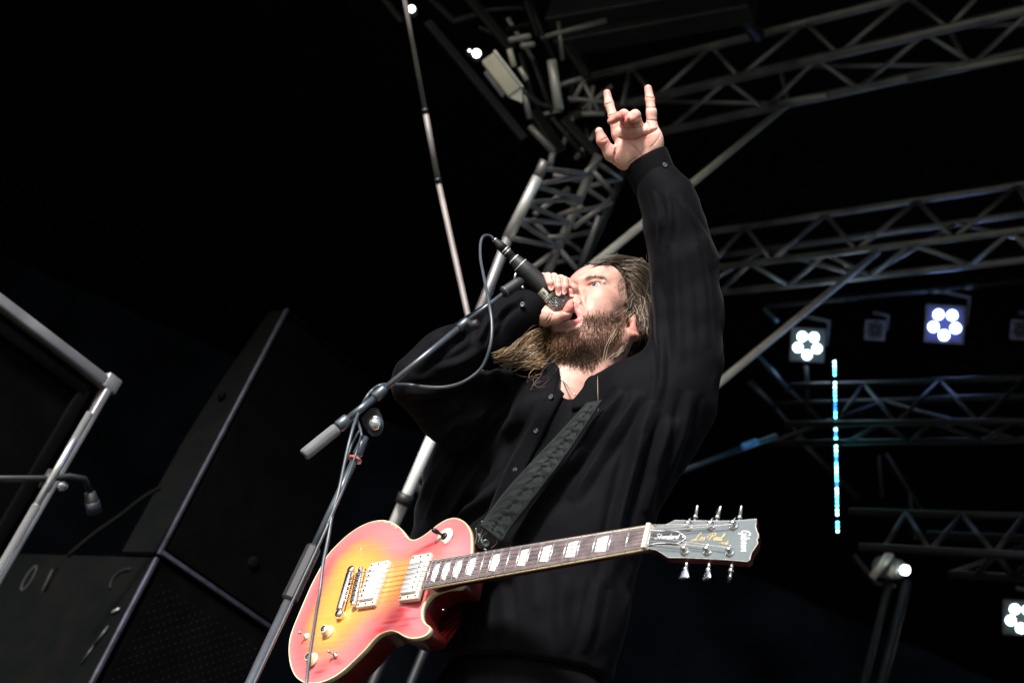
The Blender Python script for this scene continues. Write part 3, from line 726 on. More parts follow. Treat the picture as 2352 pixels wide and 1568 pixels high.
def burst_material():
    m = bpy.data.materials.new("sunburst_lacquer"); m.use_nodes = True; nt = m.node_tree; b = nt.nodes['Principled BSDF']; L = nt.links.new
    a = nt.nodes.new('ShaderNodeVertexColor'); a.layer_name = "Col"; sp = nt.nodes.new('ShaderNodeSeparateColor'); L(a.outputs['Color'], sp.inputs['Color'])
    tc = nt.nodes.new('ShaderNodeTexCoord')
    at = nt.nodes.new('ShaderNodeAttribute'); at.attribute_name = "gxy"
    mp = nt.nodes.new('ShaderNodeMapping'); mp.inputs['Scale'].default_value = (9, 160, 1); L(at.outputs['Vector'], mp.inputs['Vector'])
    n = nt.nodes.new('ShaderNodeTexNoise'); n.inputs['Scale'].default_value = 1.0; n.inputs['Detail'].default_value = 6; L(mp.outputs['Vector'], n.inputs['Vector'])
    n2 = nt.nodes.new('ShaderNodeTexNoise'); n2.inputs['Scale'].default_value = 14; n2.inputs['Detail'].default_value = 4; L(at.outputs['Vector'], n2.inputs['Vector'])
    ad = nt.nodes.new('ShaderNodeMath'); ad.operation = 'MULTIPLY_ADD'; L(n.outputs['Fac'], ad.inputs[0]); ad.inputs[1].default_value = .15; L(sp.outputs['Red'], ad.inputs[2])
    ad2 = nt.nodes.new('ShaderNodeMath'); ad2.operation = 'MULTIPLY_ADD'; L(n2.outputs['Fac'], ad2.inputs[0]); ad2.inputs[1].default_value = .30; L(ad.outputs[0], ad2.inputs[2])
    r = nt.nodes.new('ShaderNodeValToRGB'); L(ad2.outputs[0], r.inputs['Fac']); e = r.color_ramp.elements
    e[0].position, e[0].color = .18, (.62, .145, .16, 1); e[1].position, e[1].color = 1.0, (.72, .29, .055, 1)
    for p, c in ((.40, (.66, .15, .135, 1)), (.56, (.68, .19, .085, 1)), (.74, (.70, .235, .06, 1))):
        x = e.new(p); x.color = c
    # red streaks, with the toggle's shadow spot painted in
    mx = nt.nodes.new('ShaderNodeMix'); mx.data_type = 'RGBA'; L(r.outputs['Color'], mx.inputs['A']); mx.inputs['B'].default_value = (.52, .012, .03, 1)
    st = nt.nodes.new('ShaderNodeMapRange'); L(n.outputs['Fac'], st.inputs['Value']); st.inputs['From Min'].default_value = .35; st.inputs['From Max'].default_value = .6
    mu = nt.nodes.new('ShaderNodeMath'); mu.operation = 'MULTIPLY'; L(sp.outputs['Green'], mu.inputs[0]); L(st.outputs['Result'], mu.inputs[1]); L(mu.outputs[0], mx.inputs['Factor'])
    # chips of bare wood
    n3 = nt.nodes.new('ShaderNodeTexVoronoi'); n3.inputs['Scale'].default_value = 95; L(at.outputs['Vector'], n3.inputs['Vector'])
    n4 = nt.nodes.new('ShaderNodeTexNoise'); n4.inputs['Scale'].default_value = 160; n4.inputs['Detail'].default_value = 3; L(at.outputs['Vector'], n4.inputs['Vector'])
    gt = nt.nodes.new('ShaderNodeMath'); gt.operation = 'ADD'; L(n4.outputs['Fac'], gt.inputs[0]); L(sp.outputs['Blue'], gt.inputs[1])
    g2 = nt.nodes.new('ShaderNodeMath'); g2.operation = 'GREATER_THAN'; L(gt.outputs[0], g2.inputs[0]); g2.inputs[1].default_value = .76
    m2 = nt.nodes.new('ShaderNodeMix'); m2.data_type = 'RGBA'; L(mx.outputs['Result'], m2.inputs['A']); m2.inputs['B'].default_value = (.75, .60, .45, 1); L(g2.outputs[0], m2.inputs['Factor'])
    # grain
    mr = nt.nodes.new('ShaderNodeMapRange'); L(n.outputs['Fac'], mr.inputs['Value']); mr.inputs['From Min'].default_value = .3; mr.inputs['From Max'].default_value = .7; mr.inputs['To Min'].default_value = .92; mr.inputs['To Max'].default_value = 1.06
    sc_ = nt.nodes.new('ShaderNodeVectorMath'); sc_.operation = 'SCALE'; L(m2.outputs['Result'], sc_.inputs[0]); L(mr.outputs['Result'], sc_.inputs['Scale'])
    L(sc_.outputs['Vector'], b.inputs['Base Color'])
    b.inputs['Roughness'].default_value = .38; b.inputs['Coat Weight'].default_value = .5; b.inputs['Coat Roughness'].default_value = .18
    return m
MG = dict(burst=burst_material(),
    cherry=pm("cherry_mahogany", (.075, .006, .006), .3, var=.35, vscale=25, coat=.4),
    cream=pm("aged_cream_binding", (.72, .62, .38), .4, var=.15, vscale=60),
    ivory=pm("ivory_plastic", (.74, .64, .53), .35, var=.06, vscale=60),
    rose=pm("rosewood", (.115, .085, .092), .55, var=.5, vscale=60, stretch=(1, 1, 1), bump=.05),
    pearl=pm("pearl_inlay", (.86, .86, .84), .2, var=.08, vscale=90),
    nickel=pm("worn_nickel", (.86, .86, .87), .16, 1.0, var=.08, vscale=80, rvar=.08),
    fret=pm("fret_wire", (.85, .83, .82), .25, .8),
    string=pm("guitar_string", (.75, .72, .70), .3, .9),
    black=pm("black_plastic", (.012, .012, .013), .25),
    face=pm("black_lacquer_face", (.085, .104, .116), .55, var=.12, vscale=30, spec=.25),
    amber=pm("aged_clear_knob", (.66, .52, .33), .22, var=.1, vscale=60, coat=.6),
    gold=pm("gold_print", (.72, .52, .16), .4, .2), white=pm("white_print", (.88, .88, .92), .4),
    cover=pm("cover_plastic", (.03, .037, .045), .5, spec=.2),
    pcover=pm("worn_nickel_cover", (.84, .84, .85), .32, .25, var=.06, vscale=80))

gu = thing("electric_guitar", "worn cherry sunburst electric guitar with cream binding, hanging from the strap", "guitar", W(g(-.03, .17, -.05)))
def G(name, geo, mat, par_=None, smooth=True, recalc=True): return mk(name, geo, mat, par_ or gu, smooth, recalc=recalc)

from mathutils.geometry import delaunay_2d_cdt
def guitar_body():
    gx, gy = np.meshgrid(np.arange(-.16, .245, .0034), np.arange(-.16, .18, .0034)); q = np.c_[gx.ravel(), gy.ravel()]
    q = q[inside(q, OUTL)]; q = q[seg_dist(q, OUTL) > .0022]
    n = len(OUTL); pts = [Vector(p) for p in OUTL] + [Vector(p) for p in q]
    v, e, f, *_ = delaunay_2d_cdt(pts, [(i, (i + 1) % n) for i in range(n)], [], 1, 1e-7)
    v = np.array([p[:] for p in v]); dist = seg_dist(v, OUTL)
    f = [list(t) for t in f]
    cen = np.array([v[t].mean(0) for t in f]); f = [t for t, k in zip(f, inside(cen, OUTL)) if k]
    X, Y = v[:, 0], v[:, 1]
    red = np.clip((dist - .020) / .088, 0, 1)
    red = red * (1 - .55 * sstep((X - .085) / .07)) * (1 - .25 * sstep((Y - .105) / .05)) - .10 * sstep((X - .10) / .05)
    def blob(x, y, rx, ry, a): 
        c, s = math.cos(a), math.sin(a); dx, dy = (X - x) * c + (Y - y) * s, -(X - x) * s + (Y - y) * c
        return np.exp(-(dx / rx) ** 2 - (dy / ry) ** 2)
    grn = np.clip(1.6 * blob(.105, .066, .048, .011, -.55) + 1.1 * blob(.13, .085, .035, .012, -.5) + 1.3 * blob(.125, -.066, .03, .008, -.3) + blob(-.038, .152, .02, .009, -.5) + blob(.0, .14, .012, .006, 0)
                  + .8 * blob(.18, -.068, .008, .006, 0) + .5 * blob(-.12, -.05, .012, .05, .1), 0, 1)  # small round spot below the toggle is its cast shadow, painted red
    blu = .26 * np.exp(-(dist / .0045) ** 2) * np.exp(-((X - .012) / .045) ** 2) * (Y < 0) + .16 * np.exp(-(dist / .004) ** 2) * (Y < -.05) + .14 * blob(-.03, -.085, .028, .012, .4) + .08 * blob(.17, -.06, .012, .02, 0) - .02
    o = G("top", (gp(np.c_[v, top_z(dist)]), f), MG['burst'])
    me = o.data
    at = me.color_attributes.new("Col", 'FLOAT_COLOR', 'POINT'); c4 = np.c_[np.clip(red, 0, 1), grn, np.clip(blu, 0, 1), np.ones(len(v))].astype(np.float32); at.data.foreach_set("color", c4.ravel())
    ax = me.attributes.new("gxy", 'FLOAT_VECTOR', 'POINT'); ax.data.foreach_set("vector", np.c_[v, np.zeros(len(v))].astype(np.float32).ravel())
    # binding, rim, back
    d = np.roll(OUTL, -1, 0) - np.roll(OUTL, 1, 0); d /= np.linalg.norm(d, axis=1)[:, None]; nrm = np.c_[d[:, 1], -d[:, 0]]
    if (OUTL + nrm * .004)[0][0] < OUTL[0][0]: nrm = -nrm
    def ring(levels, closed_bottom=False):
        V, F = [], []
        for off, z in levels: V.append(gp(np.c_[OUTL + nrm * off, np.full(n, z)]))
        for k in range(len(levels) - 1):
            for i in range(n): j = (i + 1) % n; F.append([k * n + i, k * n + j, (k + 1) * n + j, (k + 1) * n + i])
        if closed_bottom: F.append([(len(levels) - 1) * n + i for i in range(n)])
        return np.concatenate(V), F
    G("binding", ring([(-.0014, ZE + .0001), (-.0012, ZE + .0007), (.0004, ZE + .0005), (.0008, ZE - .0006), (.0008, ZE - .0085), (.0, ZE - .0088)]), MG['cream'])
    G("rim", ring([(.0, ZE - .008), (.0002, ZE - .012), (.0002, ZE - .046), (-.003, ZE - .051), (-.008, ZE - .053)], True), MG['cherry'])
guitar_body()

# neck, fretboard, frets, inlays
NX0, NX1 = .170, .628
def half_w(x): return .0287 + (.0215 - .0287) * (x - NX0) / (NX1 - NX0)
V, F = [], []
xs = np.linspace(.19, .640, 24); ang = np.linspace(0, math.pi, 13)
for x in xs:
    w = half_w(min(x, .628)); h = .017 + .004 * (1 - (x - .19) / .45) + (.012 * max(0, (.25 - x) / .06) if x < .25 else 0)
    V.append(gp(np.c_[np.full(13, x), np.cos(ang) * w, -.006 - np.sin(ang) ** .8 * h]))
for i in range(len(xs) - 1):
    for j in range(12): F.append([i * 13 + j, i * 13 + j + 1, (i + 1) * 13 + j + 1, (i + 1) * 13 + j])
F.append(list(range(13))); F.append([(len(xs) - 1) * 13 + j for j in range(13)])
G("neck", (np.concatenate(V), F), MG['cherry'])
def slab(x0, x1, w0, w1, z0, z1):
    v = gp(np.array([[x0, -w0, z0], [x1, -w1, z0], [x1, w1, z0], [x0, w0, z0], [x0, -w0, z1], [x1, -w1, z1], [x1, w1, z1], [x0, w0, z1]]))
    return v, [[3, 2, 1, 0], [4, 5, 6, 7], [0, 1, 5, 4], [1, 2, 6, 5], [2, 3, 7, 6], [3, 0, 4, 7]]
fb = G("fretboard", slab(NX0, NX1 - .002, half_w(NX0) - .0016, half_w(NX1) - .0016, -.0065, 0), MG['rose'], smooth=False)
for s in (-1, 1):
    a, b = half_w(NX0) - .0008, half_w(NX1) - .0008
    G("neck_binding", tube([g(NX0, s * a, -.003), g(NX1 - .001, s * b, -.003)], .0023, 4), MG['cream'], fb)
def fret_x(n): return .628 * 2 ** (-n / 12)
for n in range(1, 23):
    x = fret_x(n); w = half_w(x) - .0004
    G("fret", tube([g(x, -w, .0004), g(x, 0, .0007), g(x, w, .0004)], .00115, 6), MG['fret'], fb)
for n in (3, 5, 7, 9, 12, 15, 17, 19, 21):
    x0, x1 = fret_x(n), fret_x(n - 1); m0, m1 = x0 + (x1 - x0) * .16, x1 - (x1 - x0) * .16; w = half_w((x0 + x1) / 2)
    v = gp(np.array([[m0, -w * .52, .00035], [m1, -w * .66, .00035], [m1, w * .66, .00035], [m0, w * .52, .00035], [m0, -w * .52, -.001], [m1, -w * .66, -.001], [m1, w * .66, -.001], [m0, w * .52, -.001]]))
    G("inlay", (v, [[0, 1, 2, 3], [7, 6, 5, 4], [0, 4, 5, 1], [1, 5, 6, 2], [2, 6, 7, 3], [3, 7, 4, 0]]), MG['pearl'], fb, smooth=False)
G("nut", box(g(.6305, 0, .0005), GAX, [.0035, .0222, .0055], .001), MG['ivory'])

# pickups
def pickup(xc, yc, screw_side, name):
    r = G("pickup_ring", gbox(xc, yc, -.0095, .0223, .0460, .0055, .0022), MG['ivory'])
    c = G("pickup_cover", gbox(xc, yc, -.0035, .0178, .0345, .0048, .002), MG['pcover'])
    for k in range(6):
        y = yc + (k - 2.5) * .0101
        G("pole_screw", glathe(xc + screw_side * .0105, y, .0010, [(0, .0023), (.0009, .0022), (.0012, .0012)], 12), MG['black'] if screw_side < 0 else MG['steel'], c)
    for sx in (-.0175, .0, .0175):
        for sy in (-.0405, .0405):
            G("ring_screw", glathe(xc + sx, yc + sy, -.0043, [(0, .0021), (.0008, .0020), (.0014, .001)], 12), MG['black'], r)
MG['steel'] = pm("dark_steel", (.35, .33, .33), .3, .9)
pickup(.0375, -.003, -1, 'bridge'); pickup(.1385, -.003, 1, 'neck')
# bridge and tailpiece
rb = math.atan2(.0132, .083)
b = G("bridge", gbox(.0015, -.001, -.0045, .0056, .0405, .0042, .002, -rb), MG['nickel'])
for k in range(6):
    y = -.026 + k * .0104; x = .0015 + (y + .001) * math.tan(rb)
    G("saddle", gbox(x - .001, y, .0006, .0042, .0034, .0014, .0006, -rb), MG['steel'], b)
    G("saddle_slot", gbox(x - .0030, y + .0052, .0002, .0022, .0014, .0008, 0, -rb), MG['black'], b)
for s in (-1, 1):
    y = -.001 + s * .037; x = .0015 + s * .037 * math.tan(rb)
    G("bridge_post", glathe(x, y, -.014, [(0, .0065), (.003, .0065), (.0035, .003), (.014, .003), (.0150, .0026)], 16), MG['nickel'], b)
t_ = G("tailpiece", gbox(-.0275, .004, -.0042, .0072, .0415, .0058, .0045, -rb * .6), MG['nickel'])
for s in (-1, 1):
    x, y = -.0275 + s * .0455 * math.tan(rb * .6), .004 + s * .0455
    G("tailpiece_stud", glathe(x, y, -.015, [(0, .0085), (.004, .0088), (.0095, .0088), (.0125, .0082), (.0145, .0060)], 20), MG['nickel'], t_)
for k in range(6):
    y = -.021 + k * .0104
    G("string_hole", glathe(-.0275 + .0074 + (y - .004) * math.tan(rb * .6) * .8, y, -.0035, [(0, .0024), (.0016, .0024)], 10), MG['black'], t_)
# controls
for (x, y) in ((-.0441, .0802), (-.063, .1315)):
    zt = float(top_z(seg_dist(np.array([[x, y]]), OUTL))[0])
    k = G("control_knob", glathe(x, y, zt - .001, [(0, .0132), (.0035, .0132), (.0042, .0098), (.0130, .0088), (.0146, .0080), (.0148, .004)], 28), MG['amber'])
    G("knob_cap", glathe(x, y, zt + .0135, [(0, .0058), (.0009, .0056), (.0012, .003)], 20), MG['nickel'], k)
zt = float(top_z(seg_dist(np.array([[.1718, -.085]]), OUTL))[0])
p = G("switch_plate", glathe(.1718, -.085, zt - .0006, [(0, .0178), (.0016, .0178), (.0022, .0168), (.0023, .0062)], 32), MG['ivory'])
G("switch_nut", glathe(.1718, -.085, zt + .001, [(0, .0066), (.0035, .0062), (.0046, .0046)], 12), MG['black'], p)
G("switch_tip", lathe(g(.1718, -.085, zt + .003), g(.1600, -.088, zt + .022), [(0, .0022), (.010, .0024), (.013, .0042), (.019, .0046), (.023, .0036), (.0245, .0015)], 16), MG['black'], p)
for (x, y) in ((-.0074, .1284), (-.0983, .0821)):
    zt = float(top_z(seg_dist(np.array([[x, y]]), OUTL))[0])
    s = G("mini_switch", glathe(x, y, zt - .0005, [(0, .0062), (.0025, .0062), (.003, .0040), (.0055, .0036)], 6 if x > -.05 else 12), MG['nickel'] if x > -.05 else MG['ivory'])
    G("lever", lathe(g(x, y, zt + .004), g(x - .008, y - .001, zt + .018), [(0, .0016), (.009, .0022), (.013, .0026), (.0145, .0014)], 12), MG['nickel'], s)
G("heel_screw", glathe(.1567, .034, -.0200, [(0, .0022), (.002, .002), (.0026, .001)], 10), MG['black'])
G("heel_screw", glathe(.1960, .050, -.040, [(0, .0022), (.002, .002), (.0026, .001)], 10), MG['nickel'])

# headstock
HA = math.radians(17)
HE1 = math.cos(HA) * GE1 - math.sin(HA) * GN; HN = math.sin(HA) * GE1 + math.cos(HA) * GN; HT = g(.633, 0, -.003)
def h(x, y, z=0.0): return HT + np.multiply.outer(x, HE1) + np.multiply.outer(y, GE2) + np.multiply.outer(z, HN)
HO = np.array([[.0014, .0200], [.0132, .0217], [.0229, .0263], [.0318, .032], [.0367, .0349], [.0517, .0345], [.0806, .0348], [.1282, .036], [.1604, .0381], [.1644, .0338],
 [.1642, .0296], [.1653, .0221], [.1719, .0069], [.1717, .0026], [.1699, 0], [.1715, -.0049], [.1707, -.0103], [.1673, -.0167], [.1643, -.0242], [.1634, -.0379],
 [.1262, -.0338], [.0684, -.0332], [.0341, -.0331], [.0272, -.0279], [.0191, -.0238], [.0154, -.0223], [.0014, -.0212]])
def shrink(poly, d):
    t = np.roll(poly, -1, 0) - np.roll(poly, 1, 0); t /= np.linalg.norm(t, axis=1)[:, None]; nn = np.c_[-t[:, 1], t[:, 0]]
    s = np.sign((poly.mean(0) - poly) @ nn.T).diagonal(); return poly + nn * s[:, None] * d
G("headstock", prism(HO, HT, HE1, GE2, HN, -.0155, -.0012), MG['cherry'], smooth=False)
worn = pm("worn_edge_wood", (.42, .44, .42), .5, var=.4, vscale=120)
G("headstock_edge", prism(shrink(HO, .0003), HT, HE1, GE2, HN, -.0012, -.0002), worn, smooth=False)
hf = G("headstock_face", prism(shrink(HO, .0013), HT, HE1, GE2, HN, -.0004, .0004), MG['face'], smooth=False)
def hsl(x, y):
    U, V_ = 1458.2 + .14 * x, 1147.8 + .14 * y; k = np.array([(U - CX) / FPX, (CY - V_) / FPX, -1.0])
    q = k * ((HT @ HN) / (k @ HN)) - HT; return np.array([q @ HE1, q @ GE2])
CV = np.array([hsl(*q) for q in ((262, 505), (330, 512), (500, 518), (690, 527), (760, 562), (815, 602), (838, 632), (815, 665), (760, 700), (690, 730), (560, 722), (400, 722), (290, 738), (225, 752), (228, 690), (243, 648), (262, 610), (252, 580), (258, 540))])
rc = G("truss_rod_cover", prism(CV, HT, HE1, GE2, HN, .0006, .0026), MG['cover'], smooth=False)
CV3 = np.vstack([CV, CV[:1]]); CV3 = smooth_path(CV3, 3)
G("cover_outline", tube(h(CV3[:, 0], CV3[:, 1], .0026), .00055, 5), MG['white'], rc)
for q in ((250, 605), (795, 622)):
    c = hsl(*q); G("cover_screw", lathe(h(*c, .0024), h(*c, .004), [(0, .0017), (.0008, .0015)], 10), MG['nickel'], rc)
def h_text(txt, q0, q1, up_q, z, w, mat, name, slant, par_, smooth_=True):
    a, b_, c = hsl(*q0), hsl(*q1), hsl(*up_q)
    tot = sum(GL[ch][0] for ch in txt); ex2 = (b_ - a) / tot; ey2 = c - a
    ex = ex2[0] * HE1 + ex2[1] * GE2; ey = ey2[0] * HE1 + ey2[1] * GE2
    V, F, _ = lettering(txt, h(*a, z), ex, ey, HN, w, slant, smooth_); G(name, (V, F), mat, par_, recalc=False)
h_text("Standard", (335, 655), (720, 650), (342, 612), .0027, .0005, MG['white'], "cover_script", .25, rc)
h_text("Les Paul", (975, 664), (1430, 664), (982, 612), .0006, .00048, MG['gold'], "signature_script", .35, hf)
h_text("MODEL", (1400, 724), (1545, 726), (1402, 698), .0006, .00045, MG['gold'], "model_lettering", 0, hf, False)
h_text("Gibson", (1755, 500), (1745, 850), (1828, 503), .0006, .00105, MG['white'], "maker_lettering", .1, hf)
# tuners
TP = [(.0597, -.0219, -1), (.095, -.0227, -1), (.1302, -.024, -1), (.0611, .023, 1), (.0966, .0225, 1), (.1318, .0231, 1)]
for i, (x, y, s) in enumerate(TP):
    t_ = G("tuner", lathe(h(x, y, .0002), h(x, y, 1), [(0, .0078), (.0012, .0078), (.0022, .0055), (.003, .0034), (.0118, .0032), (.0125, .0024)], 20), MG['nickel'])
    G("post_slot", box(h(x - .0008, y, .0095), [HE1, GE2, HN], [.0036, .0012, .0016]), MG['black'], t_)
    yb = (.0372 if s > 0 else .0345) * s
    G("shaft", tube([h(x + .003, yb - s * .010, -.010), h(x + .003, yb + s * .012, -.010)], .0024, 10), MG['nickel'], t_)
    G("collar", lathe(h(x + .003, yb + s * .008, -.010), h(x + .003, yb + s * .1, -.010), [(0, .003), (.0016, .0042), (.0044, .0042), (.006, .003)], 14), MG['nickel'], t_)
    L_, rot = .0165, (.25, .55, 1.15, 1.25, 1.0, 1.3)[(i + 3) % 6]
    lv = [(0, .0026), (.003, .0056), (.008, .0076), (L_ - .002, .0098), (L_, .0092)]
    V, F = [], []; an = np.linspace(0, 2 * math.pi, 14, endpoint=False)
    for q, wv in lv:
        cx_ = np.cos(an) * wv; cz_ = np.sin(an) * .0030
        V.append(h(x + .003 + cx_ * math.cos(rot) - cz_ * math.sin(rot), np.full(14, yb + s * (.011 + q)), -.010 + cx_ * math.sin(rot) + cz_ * math.cos(rot)))
    for k in range(len(lv) - 1):
        for j in range(14): F.append([k * 14 + j, k * 14 + (j + 1) % 14, (k + 1) * 14 + (j + 1) % 14, (k + 1) * 14 + j])
    F += [list(range(14)), [(len(lv) - 1) * 14 + j for j in range(14)]]
    G("button", (np.concatenate(V), F), MG['nickel'], t_)
    G("string_end", tube([h(x, y, .010), h(x + .003, y - .005, .012), h(x + .004, y - .009, .010)], .0005, 5), MG['string'], t_)
# strings: 0 = low E (nearest the sky)
order = [0, 1, 2, 5, 4, 3]     # string -> tuner index
for k in range(6):
    yb_, yn = -.026 + k * .0104, -.0175 + k * .007
    xb = .0015 + (yb_ + .001) * math.tan(rb); tx, ty, _ = TP[order[k]]
    r = .00078 - k * .00005
    pts = [g(-.0275 + (yb_ * .8 - .004) * math.tan(rb * .6), yb_ * .82 + .003, -.0015), g(xb - .0015, yb_, .0022), g(xb + .002, yb_, .0028), g(.35, (yb_ + yn) / 2, .0045), g(.628, yn, .0058), g(.633, yn, .0056), h(tx - .004, ty + (.003 if ty < 0 else -.003), .0085), h(tx, ty + (.0034 if ty < 0 else -.0034), .0085)]
    G("string", tube(pts, r, 6), MG['string'], recalc=False)
# ------------------------------------------------------------------ boom stand, microphone, cables
def SZ(x, y): return (677.4 + .168 * x, 865.5 + .168 * y)
def Z6(x, y): return (564.5 + .42 * x, 526.8 + .42 * y)
def MZ(x, y): return (1110.1 + .156 * x, 526.8 + .156 * y)
def G1u(x, y): return (639.7 + x * .2622, 1157.2 + y * .2622)
def bd(U): return 2.58 + (U - 690) / 510 * .16          # depth of the boom along its length
def B(U, V): return P(U, V, bd(U))
def vis_stand():
    pt = B(*SZ(925, 905)); base = pt - UP * (W(pt)[2] - STAGE_Z)
    o = thing("boom_microphone_stand", "black boom microphone stand with ribbed grip standing before the guitar", "microphone stand", W(base))
    a, b = B(*SZ(122, 1068)), B(*SZ(575, 705)); t = unit(b - a); Lg = np.linalg.norm(b - a)
    # ribbed counterweight grip
    n = 96; an = np.linspace(0, 2 * math.pi, n, endpoint=False); x = unit(np.cross(t, [0, 0, 1.])); y = np.cross(t, x); V, F = [], []
    rg = .0098 * (1 + .055 * np.sign(np.sin(an * 24)))
    for s, k in ((0, .80), (.002, .97), (.004, 1), (Lg - .003, 1), (Lg, .9)):
        V.append(a + t * s + k * rg[:, None] * (np.cos(an)[:, None] * x + np.sin(an)[:, None] * y))
    for i in range(4):
        for j in range(n): F.append([i * n + j, i * n + (j + 1) % n, (i + 1) * n + (j + 1) % n, (i + 1) * n + j])
    F.append([4 * n + j for j in range(n)]); F.append(list(range(n))[::-1])
    mk("grip", (np.concatenate(V), F), M['gripm'], o, smooth=False)
    mk("grip_core", tube([a - t * .0005, a + t * .004], .0055, 16), M['rubber'], o)
    c1, c2 = B(*SZ(585, 690)), B(*SZ(730, 570)); mk("collar", lathe(c1, c2, [(0, .0085), (.003, .0105), (np.linalg.norm(c2 - c1) - .002, .0105), (np.linalg.norm(c2 - c1), .009)]), M['steelp'], o)
    c3, c4 = B(*SZ(1085, 290)), B(*SZ(1235, 150)); mk("boom_tube", tube([c2, c3], .0063, 18), M['steelp'], o)
    ll = np.linalg.norm(c4 - c3); mk("collar", lathe(c3, c4, [(0, .0075), (.003, .0095), (ll - .004, .0085), (ll, .0075)]), M['steelp'], o)
    c5 = B(*Z6(1165, 540)); c6 = B(*Z6(1218, 495)); c7 = B(*Z6(1410, 350)); mk("boom_tube", tube([c4, c5], .0052, 18), M['steelp'], o)
    ll = np.linalg.norm(c6 - c5); mk("collar", lathe(c5, c6, [(0, .006), (.002, .0075), (ll - .002, .0075), (ll, .006)]), M['steelp'], o)
    mk("boom_rod", tube([c6, c7], .0038, 16), M['steelp'], o)
    k0, k1 = B(*Z6(1228, 528)) + [0, 0, .012], B(*Z6(1262, 520)) + [0, 0, .02]
    V, F = lathe(k0, k1, [(0, .006), (.003, .0085), (.014, .0085), (.016, .006)], 40); mk("tightening_knob", (V, F), M['rubber'], o)
    mk("boom_rod", tube([c6 + [.002, -.002, 0], k0], .004, 10), M['rubber'], o)
    # microphone clip
    q0, q1 = B(*Z6(1405, 350)), B(*Z6(1505, 283)); t = unit(q1 - q0); L_ = np.linalg.norm(q1 - q0)
    cl = mk("microphone_clip", lathe(q0, q1, [(0, .0085), (.004, .0108), (.008, .0105), (L_ * .75, .0105), (L_, .0085), (L_ + .004, .004)]), M['rubber'], o)
    mk("clip_ring", lathe(q0 + t * .0035, q1, [(0, .0112), (.0025, .0112)]), M['steelp'], cl)
    mk("clip_spring", tube([q1 - t * .002 + [.002, -.008, .004], q1 + [.004, -.012, .008]], .0024, 8), M['chrome'], cl)
    mk("clip_arm", tube([B(*MZ(455, 745)), B(*MZ(465, 690)), B(*MZ(480, 640))], .0018, 8), M['chrome'], cl)
    # pivot bracket
    pc_ = B(*SZ(1090, 640)) + [0, 0, -.006]; z = unit(-pc_ + [-.3, .2, 0]); pa = B(*SZ(960, 380)) + [0, 0, -.006]
    poly3 = [SZ(900, 560), SZ(1030, 430), SZ(1130, 430), SZ(1190, 540), SZ(1215, 640), SZ(1200, 730), SZ(1150, 800), SZ(1060, 810), SZ(1000, 760), SZ(930, 660)]
    poly = [(B(*q) + [0, 0, -.006] - pc_)[:2] for q in poly3]
    mk("pivot_bracket", prism(poly, pc_, np.array([1., 0, 0]), np.array([0, 1., 0]), np.array([0, 0, 1.]), -.012, .006), M['rubber'], o, smooth=False)
    mk("pivot_bolt", lathe(pc_ + [.001, 0, .005], pc_ + [-.002, .001, .05], [(0, .0090), (.002, .0105), (.006, .0098), (.009, .006), (.0102, .002)], 24), M['chrome'], o)
    mk("washer", lathe(pc_ + [.001, 0, .005], pc_ + [.001, 0, .05], [(0, .014), (.0015, .0135)], 24), M['steelp'], o)
    # upright
    d = -UP
    s_of = lambda V_: next(s for s in np.linspace(0, 2.2, 4401) if CY - FPX * (pt + d * s)[1] / -(pt + d * s)[2] >= V_)
    mk("ferrule", lathe(pt - d * .012, pt + d, [(0, .006), (.012, .0075), (.034, .0085), (.036, .0065)]), M['steelp'], o)
    s1 = s_of(1258); s2 = s_of(1382)
    mk("upper_pole", tube([pt, pt + d * s1], .0062, 20), M['steelp'], o)
    nn = 8; sl = mk("clutch_sleeve", lathe(pt + d * (s1 - .004), pt + d * 3, [(0, .0095), (.004, .0125), (s2 - s1 - .002, .0135), (s2 - s1 + .002, .0105)], nn), M['rubber'], o, smooth=False)
    mk("lower_pole", tube([pt + d * (s2 - .01), base], .0082, 20), M['poleg'], o)
    mk("base", lathe(base, base + UP, [(0, .14), (.012, .14), (.028, .09), (.034, .02), (.06, .016)], 32), M['rubber'], o)
    rp = pt + d * .030
    mk("cable_clip", lathe(rp, rp + d, [(0, .0075), (.001, .0118), (.004, .0118), (.005, .0075)]), M['clipr'], o)
    return o, pt
M['gripm'] = pm("grip_rubber", (.16, .17, .185), .55, var=.15, vscale=40)
M['poleg'] = pm("grey_steel_pole", (.30, .32, .36), .28, .85, var=.1, vscale=30)
M['clipr'] = pm("clip_plastic", (.42, .34, .33), .4, color2=(.5, .05, .05), vscale=40)
stand, stand_top = vis_stand()

# cable: from the plug over the boom and down the stand
cp = [P(*MZ(150, 140), 2.93), P(*MZ(95, 95), 2.93), P(*Z6(1300, 38), 2.92), P(*Z6(1284, 80), 2.90), P(*Z6(1284, 160), 2.86), P(*Z6(1300, 250), 2.80), P(*Z6(1328, 390), 2.70), P(*Z6(1346, 520), 2.66),
      P(*Z6(1336, 640), 2.64), P(*Z6(1290, 755), 2.64), P(*Z6(1200, 828), 2.64), P(*Z6(1100, 860), 2.65), P(*Z6(1000, 862), 2.66), P(*Z6(900, 850), 2.68), P(*Z6(820, 848), 2.66), P(*Z6(742, 850), 2.64), P(*SZ(1060, 180), 2.64), P(*SZ(975, 285), 2.63), P(*SZ(890, 450), 2.63), P(*SZ(822, 612), 2.58), P(*SZ(752, 860), 2.55),
      P(*SZ(690, 1130), 2.53), P(*SZ(600, 1560), 2.50), P(*G1u(472, 90), 2.47), P(*G1u(432, 320), 2.44), P(*G1u(392, 520), 2.41), P(*G1u(366, 740), 2.38), P(*G1u(330, 960), 2.36), P(*G1u(296, 1180), 2.34), P(*G1u(266, 1380), 2.32), P(*G1u(244, 1580), 2.30), P(*G1u(225, 1800), 2.27)]
